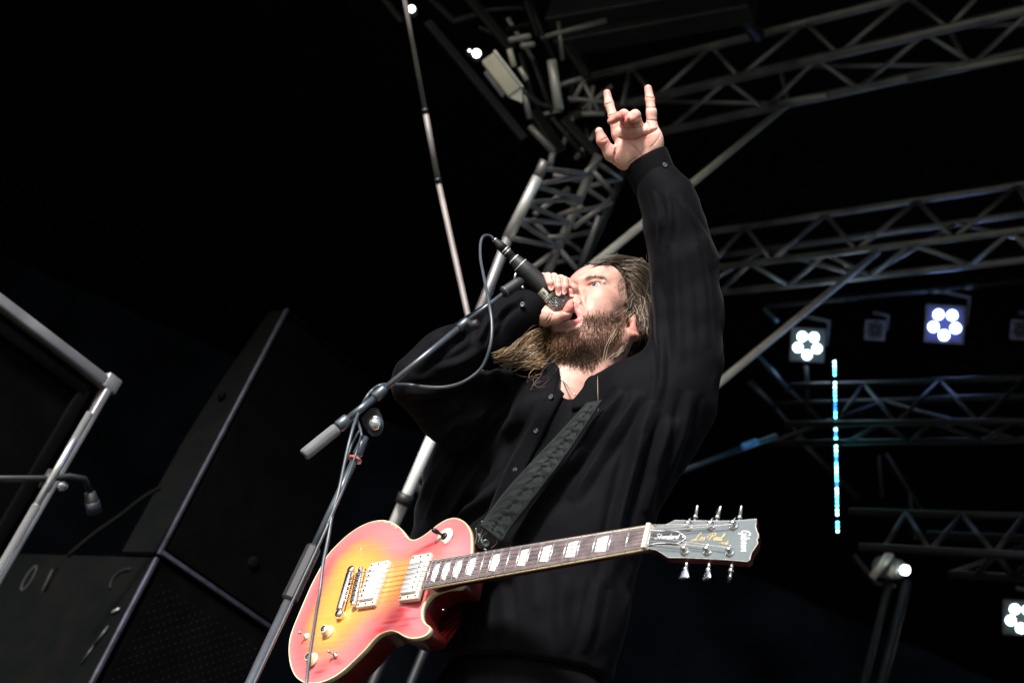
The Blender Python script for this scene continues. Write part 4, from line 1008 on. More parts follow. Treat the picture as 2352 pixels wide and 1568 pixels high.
cp = [np.asarray(q) for q in cp]
end = cp[-1] - UP * (W(cp[-1])[2] - STAGE_Z - .01); cp += [cp[-1] * .5 + end * .5 + np.array([.02, 0, 0]), end]
o = mk("microphone_cable", tube(smooth_path(cp, 8), .0027, 12), M['cable'])
tag(o, "grey rubber microphone cable looping from the plug down past the guitar", "cable")
sp_ = [stand_top + [-.012, .05, .0], P(*SZ(905, 760), 2.575), P(*SZ(895, 850), 2.57), P(*SZ(830, 1060), 2.56), P(*SZ(735, 1330), 2.53), P(*SZ(650, 1560), 2.50), P(*G1u(440, 150), 2.46), P(*G1u(380, 300), 2.44)]
sp_ += [sp_[-1] - UP * .25, sp_[-1] - UP * 1.05]
o = mk("spare_cable", tube(smooth_path(sp_, 6), .0022, 8), M['cable']); tag(o, "thin cable lying along the boom stand's upright", "cable")
sp_ = [P(*SZ(880, 742), 2.57), P(*SZ(830, 820), 2.57), P(*SZ(765, 960), 2.56), P(*SZ(700, 1160), 2.54)]
o = mk("cable_tie", tube(smooth_path(sp_, 5), .0019, 8), M['cable']); tag(o, "short loose cable end hanging at the stand's pivot", "cable")

# microphone in the hand
def grille_mat():
    m = bpy.data.materials.new("woven_grille"); m.use_nodes = True; nt = m.node_tree; b = nt.nodes['Principled BSDF']; L = nt.links.new
    tc = nt.nodes.new('ShaderNodeTexCoord'); v = nt.nodes.new('ShaderNodeTexVoronoi'); v.inputs['Scale'].default_value = 300; v.inputs['Randomness'].default_value = .25
    L(tc.outputs['Object'], v.inputs['Vector']); r = nt.nodes.new('ShaderNodeValToRGB'); L(v.outputs['Distance'], r.inputs['Fac'])
    r.color_ramp.elements[0].position, r.color_ramp.elements[0].color = .30, (.03, .032, .035, 1)
    r.color_ramp.elements[1].position, r.color_ramp.elements[1].color = .52, (.50, .53, .54, 1)
    L(r.outputs['Color'], b.inputs['Base Color']); b.inputs['Metallic'].default_value = .6; b.inputs['Roughness'].default_value = .35
    bp = nt.nodes.new('ShaderNodeBump'); bp.inputs['Strength'].default_value = .8; bp.inputs['Distance'].default_value = .003; L(v.outputs['Distance'], bp.inputs['Height']); L(bp.outputs['Normal'], b.inputs['Normal'])
    return m
MD = 2.935
def MQ(x, y): return P(*MZ(x, y), MD)
m_a, m_b = MQ(445, 430), MQ(1165, 1130); mt = unit(m_b - m_a); mL = np.linalg.norm(m_b - m_a)
mic = thing("vocal_microphone", "black handheld vocal microphone with steel grille held to the mouth", "microphone", W(m_a))
def ms(x, y): return float((MQ(x, y) - m_a) @ mt)
s_ring, s_front, s_band, s_gr = ms(545, 525), ms(880, 850), ms(985, 960), ms(1020, 990)
mk("body", lathe(m_a, m_b, [(0, .0100), (.0015, .0112), (s_ring - .002, .0140), (s_ring, .0150), (s_ring + .02, .0168), (s_front, .0182), (s_band, .0200)], 32), M['mic'] if 'mic' in M else M['rubber'], mic)
mk("tail_ring", lathe(m_a - mt * .0004, m_b, [(0, .0095), (.0006, .0114), (.0022, .0118), (.0026, .0100)], 32), M['alu_b'], mic)
mk("tail_ring", lathe(m_a + mt * (s_ring - .001), m_b, [(0, .0140), (.0006, .0154), (.0018, .0154), (.0022, .0148)], 32), M['alu_b'], mic)
mk("band", lathe(m_a + mt * (s_band - .001), m_b, [(0, .0204), (.0012, .0212), (s_gr - s_band, .0216), (s_gr - s_band + .001, .0205)], 36), M['alu_b'], mic)
mk("grille", lathe(m_a + mt * s_gr, m_b, [(0, .0205), (.004, .0225), (.016, .0238), (.019, .0245), (.021, .0245), (.024, .0225), (.030, .0170), (.034, .009), (.035, .002)], 40), grille_mat(), mic)
mk("grille_rim", lathe(m_a + mt * (s_gr + .0175), m_b, [(0, .0242), (.0008, .0250), (.0036, .0250), (.0044, .0238)], 40), M['alu'], mic)
# paper label wrapped on the body
xn = unit(np.array([0, 0, 1.]) - mt * mt[2]); yn_ = np.cross(mt, xn); V, F = [], []
s0_, s1_ = ms(865, 875), ms(955, 965); aa = np.linspace(-.05, -1.05, 9)
sgn = -1.0 if (yn_ @ np.array([.7, .7, 0])) > 0 else 1.0
for s in (s0_, s1_):
    r_ = .0183 + (.0200 - .0183) * (s - s_front) / (s_band - s_front) + .0005
    for a_ in aa * 1.0: V.append(m_a + mt * s + r_ * (math.cos(a_) * xn - sgn * -math.sin(a_) * yn_ * -1))
for j in range(8): F.append([j, j + 1, 9 + j + 1, 9 + j])
lb_ = mk("label", (np.array(V), F), M['lampw'], mic)
V = np.array(V); c0_, ex_, ey_ = V[0], (V[8] - V[0]) , (V[9] - V[0])
Vt, Ft, _ = lettering("OM", c0_ + ex_ * .25 + ey_ * .25 + xn * .0022, ex_ * .30, ey_ * .5, xn, .0006, 0, False)
mk("label_print", (Vt, Ft), M['blackp'], mic)
x0, x1 = MQ(158, 150), MQ(440, 425); xl = np.linalg.norm(x1 - x0)
plug = thing("cable_plug", "black and steel cable plug in the microphone's tail", "plug", W(x0))
mk("boot", lathe(x0, x1, [(0, .0042), (.004, .0056), (xl * .30, .0086), (xl * .52, .0092)], 24), M['rubber'], plug)
mk("boot_ring", lathe(x0 - unit(x1 - x0) * .0005, x1, [(0, .0036), (.0008, .0050), (.0022, .0050), (.0028, .0042)], 24), M['alu_b'], plug)
for k in range(4):
    q = x0 + unit(x1 - x0) * (xl * (.54 + .055 * k)); mk("rib", lathe(q, x1 + (x1 - x0), [(0, .0088), (.0006, .0096), (.0016, .0096), (.0021, .0088)], 24), M['alu_b'] if k % 2 == 0 else M['alu_d'], plug)
mk("shell", lathe(x0 + unit(x1 - x0) * xl * .50, x1, [(0, .0090), (xl * .5, .0090)], 24), M['alu_d'], plug)
# ------------------------------------------------------------------ signed-distance modelling for the figure
class Field:
    def __init__(s, lo, hi, h):
        s.lo, s.h = np.asarray(lo, float), h
        n = np.ceil((np.asarray(hi) - s.lo) / h).astype(int) + 1
        s.ax = [(s.lo[i] + h * np.arange(n[i])).astype(np.float32) for i in range(3)]
        s.D = np.full(n, 1.0, np.float32)
    def sub(s, lo, hi):
        sl = tuple(slice(max(0, int((lo[i] - s.lo[i]) / s.h)), max(0, int((hi[i] - s.lo[i]) / s.h) + 2)) for i in range(3))
        X, Y, Z = s.ax[0][sl[0]][:, None, None], s.ax[1][sl[1]][None, :, None], s.ax[2][sl[2]][None, None, :]
        return sl, X, Y, Z
    def put(s, sl, d, k, op):
        if d.size == 0: return
        a = s.D[sl]
        if op == 'add':
            hh = np.clip(.5 + .5 * (a - d) / k, 0, 1); s.D[sl] = a + (d - a) * hh - k * hh * (1 - hh)
        else:
            hh = np.clip(.5 - .5 * (a + d) / k, 0, 1); s.D[sl] = a + (-d - a) * hh + k * hh * (1 - hh)
    def cone(s, a, b, ra, rb, k=.008, op='add', flat=None):
        """tapered capsule; flat=(axis, factor) squashes it along an axis"""
        a, b = np.asarray(a, float), np.asarray(b, float); m = max(ra, rb) * 1.6 + k + 2 * s.h
        sl, X, Y, Z = s.sub(np.minimum(a, b) - m, np.maximum(a, b) + m)
        ba = b - a; L2 = max(ba @ ba, 1e-12); px_, py_, pz_ = X - a[0], Y - a[1], Z - a[2]
        t = np.clip((px_ * ba[0] + py_ * ba[1] + pz_ * ba[2]) / L2, 0, 1)
        qx, qy, qz = px_ - t * ba[0], py_ - t * ba[1], pz_ - t * ba[2]; q2 = qx * qx + qy * qy + qz * qz
        if flat is not None:
            ax, f = np.asarray(flat[0], float), flat[1]; c = qx * ax[0] + qy * ax[1] + qz * ax[2]; q2 = q2 + c * c * (f * f - 1)
        s.put(sl, np.sqrt(q2) - (ra + (rb - ra) * t), k, op)
    def chain(s, pts, k=.008, op='add', flat=None):
        for (a, ra), (b, rb) in zip(pts, pts[1:]): s.cone(a, b, ra, rb, k, op, flat)
    def ell(s, c, r, k=.01, op='add', rot=None):
        c, r = np.asarray(c, float), np.asarray(r, float); R = np.eye(3) if rot is None else np.asarray(rot, float)
        m = r.max() + k + 2 * s.h; sl, X, Y, Z = s.sub(c - m, c + m); p = (X - c[0], Y - c[1], Z - c[2])
        q = [(p[0] * R[i][0] + p[1] * R[i][1] + p[2] * R[i][2]) for i in range(3)]
        k0 = np.sqrt(sum((q[i] / r[i]) ** 2 for i in range(3))) + 1e-6; k1 = np.sqrt(sum((q[i] / r[i] ** 2) ** 2 for i in range(3))) + 1e-6
        s.put(sl, k0 * (k0 - 1) / k1, k, op)
    def mesh(s):
        D = s.D; I = D < 0; n = np.array(D.shape)
        cnt = np.zeros(n - 1, np.uint8)
        for dx in (0, 1):
            for dy in (0, 1):
                for dz in (0, 1): cnt += I[dx:n[0] - 1 + dx, dy:n[1] - 1 + dy, dz:n[2] - 1 + dz]
        cells = np.argwhere((cnt > 0) & (cnt < 8)); idx = np.full(n - 1, -1, np.int32); idx[tuple(cells.T)] = np.arange(len(cells))
        cor = [(x, y, z) for x in (0, 1) for y in (0, 1) for z in (0, 1)]
        val = np.stack([D[cells[:, 0] + c[0], cells[:, 1] + c[1], cells[:, 2] + c[2]] for c in cor], 1)
        acc = np.zeros((len(cells), 3)); num = np.zeros(len(cells))
        for i in range(8):
            for j in range(i + 1, 8):
                a, b = np.array(cor[i]), np.array(cor[j])
                if np.abs(a - b).sum() != 1: continue
                m = (val[:, i] < 0) != (val[:, j] < 0); t = np.where(m, val[:, i] / np.where(m, val[:, i] - val[:, j], 1), 0)
                acc += m[:, None] * (a + t[:, None] * (b - a)); num += m
        V = s.lo + s.h * (cells + acc / num[:, None]); Fs = []
        for ax in range(3):
            o1, o2 = [(1, 2), (2, 0), (0, 1)][ax]
            s0 = [slice(None)] * 3; s1 = [slice(None)] * 3; s0[ax] = slice(0, -1); s1[ax] = slice(1, None)
            e = np.argwhere(I[tuple(s0)] != I[tuple(s1)]); e = e[(e[:, o1] > 0) & (e[:, o2] > 0) & (e[:, o1] < n[o1] - 1) & (e[:, o2] < n[o2] - 1)]
            c = []
            for d1, d2 in ((-1, -1), (0, -1), (0, 0), (-1, 0)):
                q = e.copy(); q[:, o1] += d1; q[:, o2] += d2; c.append(idx[tuple(q.T)])
            f = np.stack(c, 1); flip = I[tuple(e.T)]; f[~flip] = f[~flip][:, ::-1]; Fs.append(f)
        F = np.concatenate(Fs); F = F[(F >= 0).all(1)]
        return V, F

def relax(V, F, it=2, lam=.5):
    n = len(V); E = np.concatenate([F[:, [0, 1]], F[:, [1, 2]], F[:, [2, 3]], F[:, [3, 0]]]); 
    for _ in range(it):
        S = np.zeros_like(V); c = np.zeros(n)
        np.add.at(S, E[:, 0], V[E[:, 1]]); np.add.at(c, E[:, 0], 1); np.add.at(S, E[:, 1], V[E[:, 0]]); np.add.at(c, E[:, 1], 1)
        V = V + lam * (S / np.maximum(c, 1)[:, None] - V)
    return V
def vnormals(V, F):
    fn = np.cross(V[F[:, 2]] - V[F[:, 0]], V[F[:, 3]] - V[F[:, 1]]); N = np.zeros_like(V)
    for i in range(4): np.add.at(N, F[:, i], fn)
    return N / np.maximum(np.linalg.norm(N, axis=1), 1e-12)[:, None]
def topix(V): d = -V[:, 2]; return CX + FPX * V[:, 0] / d, CY - FPX * V[:, 1] / d

# ------------------------------------------------------------------ the singer
HS_ = 1.06
HR = np.array([[-0.4851, 0.7954, 0.3634], [0.7767, 0.201, 0.5969], [0.4017, 0.5718, -0.7153]])
HTR = np.array([0.1572, 0.0194, -2.9109]) * HS_
def H2C(x): return np.asarray(x, float) @ HR.T * HS_ + HTR
def C2H(c): return ((np.asarray(c, float) - HTR) @ HR) / HS_
def Z1(x, y): return (1081.9 + x * .26403, 526.8 + y * .26403)
def Z2(x, y): return (1317.1 + .192 * x, 169.3 + .192 * y)
NB = H2C([-.03, 0, -.16]); BN = GN.copy()
BA = unit(UP + .25 * BN); BN = unit(BN - BA * (BN @ BA)); BL = np.cross(BA, BN)
floor_pt = H2C([0, 0, 0]) - BA * .95; floor_pt = floor_pt - UP * (W(floor_pt)[2] - STAGE_Z)
man = thing("person", "long-haired bearded singer in a black shirt, one arm raised with horns sign", "person", W(floor_pt))

# ---- head and neck, in the head's own metres (x forward, y left, z up)
f = Field([-.125, -.105, -.29], [.135, .105, .16], .0016)
f.ell([-.005, 0, .055], [.098, .077, .088])
f.ell([.042, 0, .058], [.052, .063, .055], .02)
f.ell([.040, 0, .0], [.055, .064, .075], .02)
f.ell([.030, 0, -.055], [.052, .058, .055], .02)
for s in (-1, 1):
    f.ell([.060, s * .046, -.004], [.028, .022, .020], .02)                      # cheekbone
    f.ell([.050, s * .043, -.042], [.036, .026, .040], .02)                      # cheek
    f.cone([.002, s * .060, -.050], [.060, s * .030, -.128], .024, .021, .02)    # jaw
    f.cone([.088, s * .010, .036], [.077, s * .044, .037], .0095, .009, .010)     # brow ridge
f.cone([.066, -.012, -.134], [.066, .012, -.134], .021, .021, .02)               # chin
f.ell([.078, 0, -.034], [.022, .032, .017], .015)                                # upper lip mass
f.ell([.02, 0, -.112], [.05, .045, .035], .03)                                   # under the chin
for s in (-1, 1):                                                                # eye sockets, lids
    f.ell([.100, s * .032, .021], [.020, .019, .0135], .010, 'sub')
    f.ell([.0735, s * .0325, .0205], [.0142, .0150, .0138], .005)
    f.cone([.0845, s * .020, .0305], [.0785, s * .047, .0275], .0042, .0038, .004)   # upper lid fold
    f.cone([.083, s * .022, .0115], [.077, s * .045, .0125], .0042, .0038, .006)  # lower lid
    f.ell([.0900, s * .0335, .0195], [.0135, .0150, .0080], .0015, 'sub')        # opening
f.cone([.089, 0, .030], [.112, 0, -.004], .0075, .0105, .012)                    # nose
f.ell([.112, 0, -.009], [.0125, .0130, .0105], .008)
for s in (-1, 1):
    f.ell([.101, s * .0145, -.0135], [.0125, .0080, .0085], .006)
    f.ell([.105, s * .0082, -.0215], [.0080, .0052, .0080], .002, 'sub')         # nostril
    f.cone([.096, s * .0225, -.010], [.081, s * .036, -.046], .0045, .0035, .007, 'sub')   # smile fold
f.ell([.084, 0, -.077], [.050, .0300, .0310], .004, 'sub')                       # open mouth
lipu = [([.074, -.0325, -.070], .0030), ([.090, -.021, -.051], .0045), ([.098, 0, -.0465], .0056), ([.090, .021, -.051], .0045), ([.074, .0325, -.070], .0030)]
lipl = [([.073, -.0325, -.075], .0030), ([.083, -.022, -.097], .0062), ([.0885, 0, -.1070], .0070), ([.083, .022, -.097], .0062), ([.073, .0325, -.075], .0030)]
f.chain(lipu, .006); f.chain(lipl, .006)
for s in (-1, 1):                                                                # ears
    rot = np.array([[.94, s * .25 * 0, -.2], [0, 1, 0], [.2, 0, .94]])
    f.ell([-.012, s * .082, .004], [.019, .0075, .032], .006, rot=rot)
    f.ell([-.008, s * .090, .004], [.0105, .0070, .019], .004, 'sub', rot=rot)
    hx = [(.004, .016), (-.004, .032), (-.018, .036), (-.030, .024), (-.030, .004), (-.022, -.016), (-.008, -.030)]
    f.chain([([x, s * (.0855 + .002 * (x < -.01)), z], .0042) for x, z in hx], .003)
    f.ell([-.004, s * .080, -.029], [.0085, .006, .0095], .006)
    f.cone([.006, s * .079, -.002], [.006, s * .080, .004], .005, .004, .004)
cb_ = C2H(NB); st_ = C2H(NB + .045 * BN - .02 * BA); lo_ = C2H(NB + .055 * BN - .10 * BA)
f.cone([-.018, 0, -.03], cb_, .064, .066, .03)                                   # neck
f.cone([.02, 0, -.09], st_, .038, .034, .03)
f.cone(cb_, C2H(NB - .08 * BA), .062, .080, .03); f.cone(st_, lo_, .04, .055, .03)
for s in (-1, 1):
    f.cone(C2H(NB + .05 * BN - .035 * BA + s * BL * .012), C2H(NB + .02 * BN - .02 * BA + s * BL * .12), .010, .012, .012)   # collar bones
    f.cone([-.02, s * .055, -.03], C2H(NB + .05 * BN - .03 * BA + s * BL * .012), .013, .010, .014)                           # neck tendons
Vh, Fh = f.mesh(); Vh = relax(Vh, Fh, 1, .4); Nh = vnormals(Vh, Fh)
X, Y, Z = Vh.T; aY = np.abs(Y)
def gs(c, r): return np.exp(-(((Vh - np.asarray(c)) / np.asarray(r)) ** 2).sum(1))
SK = np.array([.47, .270, .222])
col = np.tile(SK, (len(Vh), 1))
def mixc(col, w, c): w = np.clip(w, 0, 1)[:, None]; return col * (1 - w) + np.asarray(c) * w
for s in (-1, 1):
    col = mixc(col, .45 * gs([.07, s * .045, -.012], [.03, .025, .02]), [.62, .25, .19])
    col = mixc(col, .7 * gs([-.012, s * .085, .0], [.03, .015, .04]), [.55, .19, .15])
    col = mixc(col, .65 * gs([.080, s * .026, .022], [.015, .020, .012]), [.34, .13, .095])  # redness plus the brow's shade painted into the socket
    col = mixc(col, .6 * gs([.092, s * .0235, -.012], [.006, .005, .010]), [.34, .12, .09]); col = mixc(col, .45 * gs([.080, s * .034, -.045], [.008, .006, .012]), [.36, .13, .10]); col = mixc(col, .4 * gs([.06, s * .05, .05], [.03, .02, .03]), [.50, .27, .215])  # shade of the ala crease and smile fold put into the skin colour
    col = mixc(col, .5 * 1.9 * gs([.104, s * .0082, -.0200], [.007, .0052, .006]), [.12, .03, .02])  # nostril darkness painted on
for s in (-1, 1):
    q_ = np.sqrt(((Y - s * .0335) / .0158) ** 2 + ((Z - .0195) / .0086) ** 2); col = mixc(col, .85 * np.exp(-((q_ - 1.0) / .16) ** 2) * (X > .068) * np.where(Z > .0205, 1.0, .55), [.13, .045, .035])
    col = mixc(col, .5 * gs([.086, s * .016, .022], [.008, .006, .010]), [.42, .12, .08])  # inner eye corner: shade painted as a reddish tone
col = mixc(col, .5 * gs([.112, 0, -.010], [.016, .02, .014]), [.60, .24, .19])
beard_line = np.where((X > .076) & (aY < .031), -.032, np.minimum(.002, -.052 + (.073 - X) * 1.15))
beard = sstep((beard_line + .010 + .006 * np.sin(X * 310 + Y * 470) * np.sin(Y * 390 - Z * 280) - Z) / .040) * sstep((X - .004) / .012) * sstep((Z + .185 - .35 * np.maximum(0, .03 - X)) / .035)
beard = beard * (1 - np.exp(-((aY / .05) ** 2 + ((Z + .035) / .013) ** 2)) * .0)
d_lip = np.full(len(Vh), 1.0)
for ch in (lipu, lipl):
    for (a, ra), (b, rb_) in zip(ch, ch[1:]):
        a, b = np.array(a), np.array(b); t = np.clip(((Vh - a) @ (b - a)) / ((b - a) @ (b - a)), 0, 1); d_lip = np.minimum(d_lip, np.linalg.norm(Vh - a - t[:, None] * (b - a), axis=1))
lipm = sstep((.0085 - d_lip) / .003)
inm = (((Vh - [.074, 0, -.077]) / [.040, .0315, .0325]) ** 2).sum(1) < 1.0
beard = beard * (1 - lipm) * (~inm)
cheekline = sstep((-.036 - Z + .3 * np.maximum(0, .05 - X)) / .01)
beard = beard * (1 - (sstep((X - .055) / .008) * sstep((Z + .127) / .004) * sstep((.037 - aY) / .006) * sstep((-.070 - Z) / .006)))
beard = beard * (d_lip > .009)
beard_d = beard
col = mixc(col, .50 * beard, [.19, .098, .066])
col = mixc(col, .9 * lipm, [.52, .17, .16])
col = mixc(col, 1.0 * (inm & (lipm < .35)), [.07, .012, .012])
hs = X * .75 - Z * .65
hairm = sstep((.004 - hs) / .004) * (Z > -.085) * (1 - (gs([-.012, .085, .002], [.024, .02, .036]) > .35)) * (1 - (gs([-.012, -.085, .002], [.024, .02, .036]) > .35))
col = mixc(col, .92 * hairm, [.035, .020, .012])
chest = sstep((-.20 - Z) / .03) * sstep((X + .01) / .02)
col = mixc(col, .35 * chest, [.42, .18, .12])
nv = np.array([hash((i * 7919) % 1013) % 100 / 100 for i in range(len(Vh))])
Vhc = H2C(Vh)

# ---- hands
def fing(f, zoom, d, sc, pts, k=.004):
    ch = [(P(*zoom(x, y), d - dz), px(r * sc, d)) for x, y, dz, r in pts]; f.chain(ch, k); return ch
HD = 2.985
fl = Field(P(1362, 452, HD) + [-.0, -.02, -.10], P(1545, 180, HD) + [.01, .01, .09], .0013)
K = .192
wv = unit(P(*Z2(1100, 910), HD) - P(*Z2(620, 1170), HD)); nvw = np.array([0, 0, 1.0])
fing(fl, Z2, HD, K, [(900, 1330, -.02, 150), (850, 1080, -.01, 160)], .01)
for s0_, s1_ in (((690, 1060, 0, 92), (535, 735, .002, 70)), ((755, 1030, -.004, 98), (630, 690, -.004, 76)), ((850, 990, -.004, 98), (775, 660, -.004, 76)), ((960, 960, 0, 95), (930, 645, .0, 72))):
    fing(fl, Z2, HD, K, [s0_, s1_], .010)
fl.ell(P(*Z2(605, 965), HD - .008), [.0215, .0235, .0165], .012)                 # thenar
fl.ell(P(*Z2(985, 820), HD - .006), [.0150, .0260, .0150], .012)                 # hypothenar
fl.ell(P(*Z2(740, 690), HD - .004), [.036, .0095, .0125], .010)                  # pads under the fingers
thumb_l = fing(fl, Z2, HD, K, [(600, 1040, .006, 110), (450, 960, .010, 80), (345, 805, .016, 62), (308, 690, .016, 47)], .008)
index_l = fing(fl, Z2, HD, K, [(525, 735, .0, 66), (478, 520, .0, 57), (428, 365, -.010, 53), (402, 235, -.018, 46)], .005)
pinky_l = fing(fl, Z2, HD, K, [(940, 650, 0, 68), (934, 470, -.002, 60), (915, 310, -.010, 53), (893, 178, -.016, 46)], .005)
mid_l = fing(fl, Z2, HD, K, [(625, 650, .0, 68), (604, 492, .030, 62), (535, 512, .053, 50), (442, 570, .053, 38)], .004)
ring_l = fing(fl, Z2, HD, K, [(775, 630, .0, 68), (738, 498, .030, 64), (690, 545, .048, 52), (612, 600, .038, 44)], .004)
def crease(f, zoom, d, sc, pts, dz, r=5):
    f.chain([(P(*zoom(x, y), d - dz), px(r * sc, d)) for x, y in pts], .003, 'sub')
crease(fl, Z2, HD, K, [(570, 768), (650, 782), (740, 782), (860, 735), (930, 690), (1000, 662)], .0165, 15)
crease(fl, Z2, HD, K, [(610, 790), (690, 830), (750, 895), (800, 985)], .0185, 9)
crease(fl, Z2, HD, K, [(515, 880), (492, 960), (490, 1050)], .0215, 10)
crease(fl, Z2, HD, K, [(672, 575), (680, 600), (760, 590), (810, 570)], .030, 9)
Vl, Fl = fl.mesh(); Vl = relax(Vl, Fl, 1, .35)
def creases(V, F, c, zoom, items):
    N = vnormals(V, F); u_, v_ = topix(V); Q = np.stack([u_, v_], 1); dsp_ = np.zeros(len(V)); tint = np.zeros(len(V))
    for pts, amp, w in items:
        p = np.array([zoom(*q) for q in pts], float); p = smooth_path(p, 3) if len(p) > 2 else p; best = np.full(len(V), 1e9)
        for i in range(len(p) - 1):
            d = p[i + 1] - p[i]; t = np.clip(((Q - p[i]) @ d) / (d @ d), 0, 1); best = np.minimum(best, ((Q - p[i] - t[:, None] * d) ** 2).sum(1))
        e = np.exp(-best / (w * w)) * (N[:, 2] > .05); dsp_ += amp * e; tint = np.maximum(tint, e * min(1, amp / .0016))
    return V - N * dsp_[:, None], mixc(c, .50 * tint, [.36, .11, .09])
def hand_color(V, tips, base=SK):
    c = np.tile(np.array(base) * [1.30, 1.32, 1.34], (len(V), 1))
    for p, r, w in tips:
        c = mixc(c, 1.25 * w * np.exp(-(((V - p) / r) ** 2).sum(1)), [.62, .17, .15])
    return c
tips = [(index_l[3][0], .010, .8), (pinky_l[3][0] , .009, .7), (thumb_l[2][0], .016, .6), (mid_l[2][0], .016, .75), (mid_l[3][0], .014, .6), (ring_l[3][0], .014, .8), (ring_l[2][0], .014, .6), (P(*Z2(650, 780), HD - .01), .012, .5), (P(*Z2(860, 735), HD - .01), .012, .4), (index_l[2][0], .008, .4), (pinky_l[2][0], .007, .3), (P(*Z2(560, 900), HD - .02), .015, .25)]
cl_ = hand_color(Vl, tips)
Vl, cl_ = creases(Vl, Fl, cl_, Z2, [([(555, 765), (650, 785), (740, 785), (860, 740), (930, 700), (1005, 660)], .0026, 2.2), ([(600, 790), (700, 840), (760, 900), (820, 985)], .0014, 1.7), ([(515, 880), (492, 960), (488, 1060)], .0022, 2.0),
    ([(385, 372), (455, 350)], .0012, 1.5), ([(428, 505), (520, 468)], .0014, 1.6), ([(462, 612), (535, 585)], .0012, 1.6), ([(868, 288), (962, 290)], .0012, 1.5), ([(878, 408), (986, 405)], .0014, 1.6), ([(868, 552), (1005, 565)], .0012, 1.6),
    ([(655, 552), (672, 600), (740, 605), (822, 562)], .0026, 2.2), ([(560, 470), (590, 530), (560, 580)], .0014, 1.8), ([(335, 800), (405, 765)], .0012, 1.6), ([(345, 880), (400, 830)], .0010, 1.6), ([(880, 700), (900, 640), (880, 580)], .0012, 2.0), ([(840, 900), (780, 985), (650, 1075)], .0009, 1.6), ([(930, 880), (1000, 800), (1040, 730)], .0008, 1.6), ([(560, 640), (640, 650), (730, 640)], .0012, 1.8)])

RD = 2.935; K2 = .156
fr_ = Field(P(1195, 762, RD) + [-.03, -.01, -.11], P(1330, 612, RD) + [.012, .01, .075], .0013)
def rf(pts, k=.004): return fing(fr_, MZ, RD, K2, pts, k)
rf([(560, 1200, -.015, 190), (800, 1235, -.008, 185)], .01)                      # wrist
rf([(800, 1200, -.008, 175), (960, 1210, -.026, 165)], .012)
rf([(940, 1230, -.020, 160), (1010, 1000, -.046, 150), (1020, 820, -.046, 120)], .012)   # palm behind the grille
rf([(1000, 1050, -.046, 130), (1150, 900, -.046, 110)], .012)
fr_.ell(P(*MZ(935, 1280), RD - .004), [.0185, .0175, .018], .010)
thumb_r = rf([(880, 1290, .000, 115), (1060, 1300, .010, 96), (1222, 1245, .020, 74), (1266, 1150, .022, 62), (1284, 1085, .022, 50)], .006)
fa = rf([(880, 760, -.040, 66), (885, 700, -.020, 62), (952, 694, .008, 60), (985, 790, .0265, 56), (994, 868, .0275, 45)], .0016)
fb_ = rf([(1000, 780, -.044, 66), (1040, 700, -.020, 62), (1078, 735, .010, 60), (1102, 850, .028, 56), (1106, 945, .029, 46)], .0016)
fc = rf([(1100, 800, -.040, 68), (1140, 730, -.015, 64), (1196, 752, .008, 62), (1200, 850, .020, 54), (1180, 930, .022, 44)], .0016)
fd = rf([(1180, 880, -.040, 60), (1225, 905, -.012, 56), (1268, 922, .010, 54), (1292, 985, .014, 42)], .0016)
crease(fr_, MZ, RD, K2, [(1010, 1250), (985, 1330), (935, 1390)], .0115, 9)
crease(fr_, MZ, RD, K2, [(990, 1240), (950, 1320), (905, 1370)], .0120, 7)
Vr, Fr = fr_.mesh(); Vr = relax(Vr, Fr, 1, .35)
tips = [(q[-1][0], .012, .55) for q in (fa, fb_, fc, fd)] + [(thumb_r[-1][0], .018, .7), (thumb_r[-2][0], .014, .5), (fc[2][0], .012, .4), (fd[2][0], .01, .5)]
cr_ = hand_color(Vr, tips)
Vr, cr_ = creases(Vr, Fr, cr_, MZ, [([(1012, 1250), (990, 1330), (935, 1395)], .0018, 1.8), ([(985, 1235), (950, 1310), (900, 1368)], .0014, 1.6), ([(1060, 700), (1100, 735), (1140, 800)], .0010, 1.6), ([(935, 735), (1035, 715)], .0010, 1.6), ([(1060, 775), (1150, 770)], .0010, 1.6), ([(1160, 1195), (1215, 1220), (1290, 1225)], .0014, 1.8), ([(1050, 690), (1045, 800), (1035, 900)], .0016, 1.8), ([(1160, 720), (1160, 860)], .0014, 1.8)])
# hidden arms, trunk and legs under the clothes close the figure
fbod = Field([-.36, -1.75, -3.30], [.45, .36, -1.9], .012)
sh_l, sh_r = P(1520, 885, 2.87), P(1140, 950, 3.06)
arm_l = [(P(*Z2(880, 1100), HD + .01), .026), (P(1560, 560, 2.965), .036), (P(1582, 700, 2.93), .042), (sh_l, .040)]
arm_r = [(P(*MZ(700, 1215), RD + .012), .026), (P(1090, 795, 2.905), .028), (P(985, 875, 2.87), .024), (P(1040, 925, 2.94), .034), (sh_r, .050)]
fbod.chain(arm_l, .03); fbod.chain(arm_r, .03)
BR = [BL, BA, BN]
fbod.ell(NB - .20 * BA, [.165, .19, .095], .05, rot=BR); fbod.ell(NB - .42 * BA, [.13, .18, .075], .05, rot=BR)
hip = NB - .58 * BA; fbod.ell(hip, [.135, .09, .085], .05, rot=BR); fbod.cone(NB, NB - .1 * BA, .055, .08, .03)
drop = lambda p: p - UP * (W(p)[2] - STAGE_Z)
legs = []
for s in (-1, 1):
    hj = hip + s * .09 * BL - .03 * BA; ft = drop(hip + s * .16 * BL + .02 * BN) + UP * .09; kn = (hj + ft) / 2 + .03 * BN; legs.append((hj, kn, ft))
    fbod.chain([(hj, .070), (kn, .050), (ft, .036)], .03)
Vb, Fb = fbod.mesh(); cbod = np.tile(SK, (len(Vb), 1))
nA, nB, nC = len(Vhc), len(Vl), len(Vr)
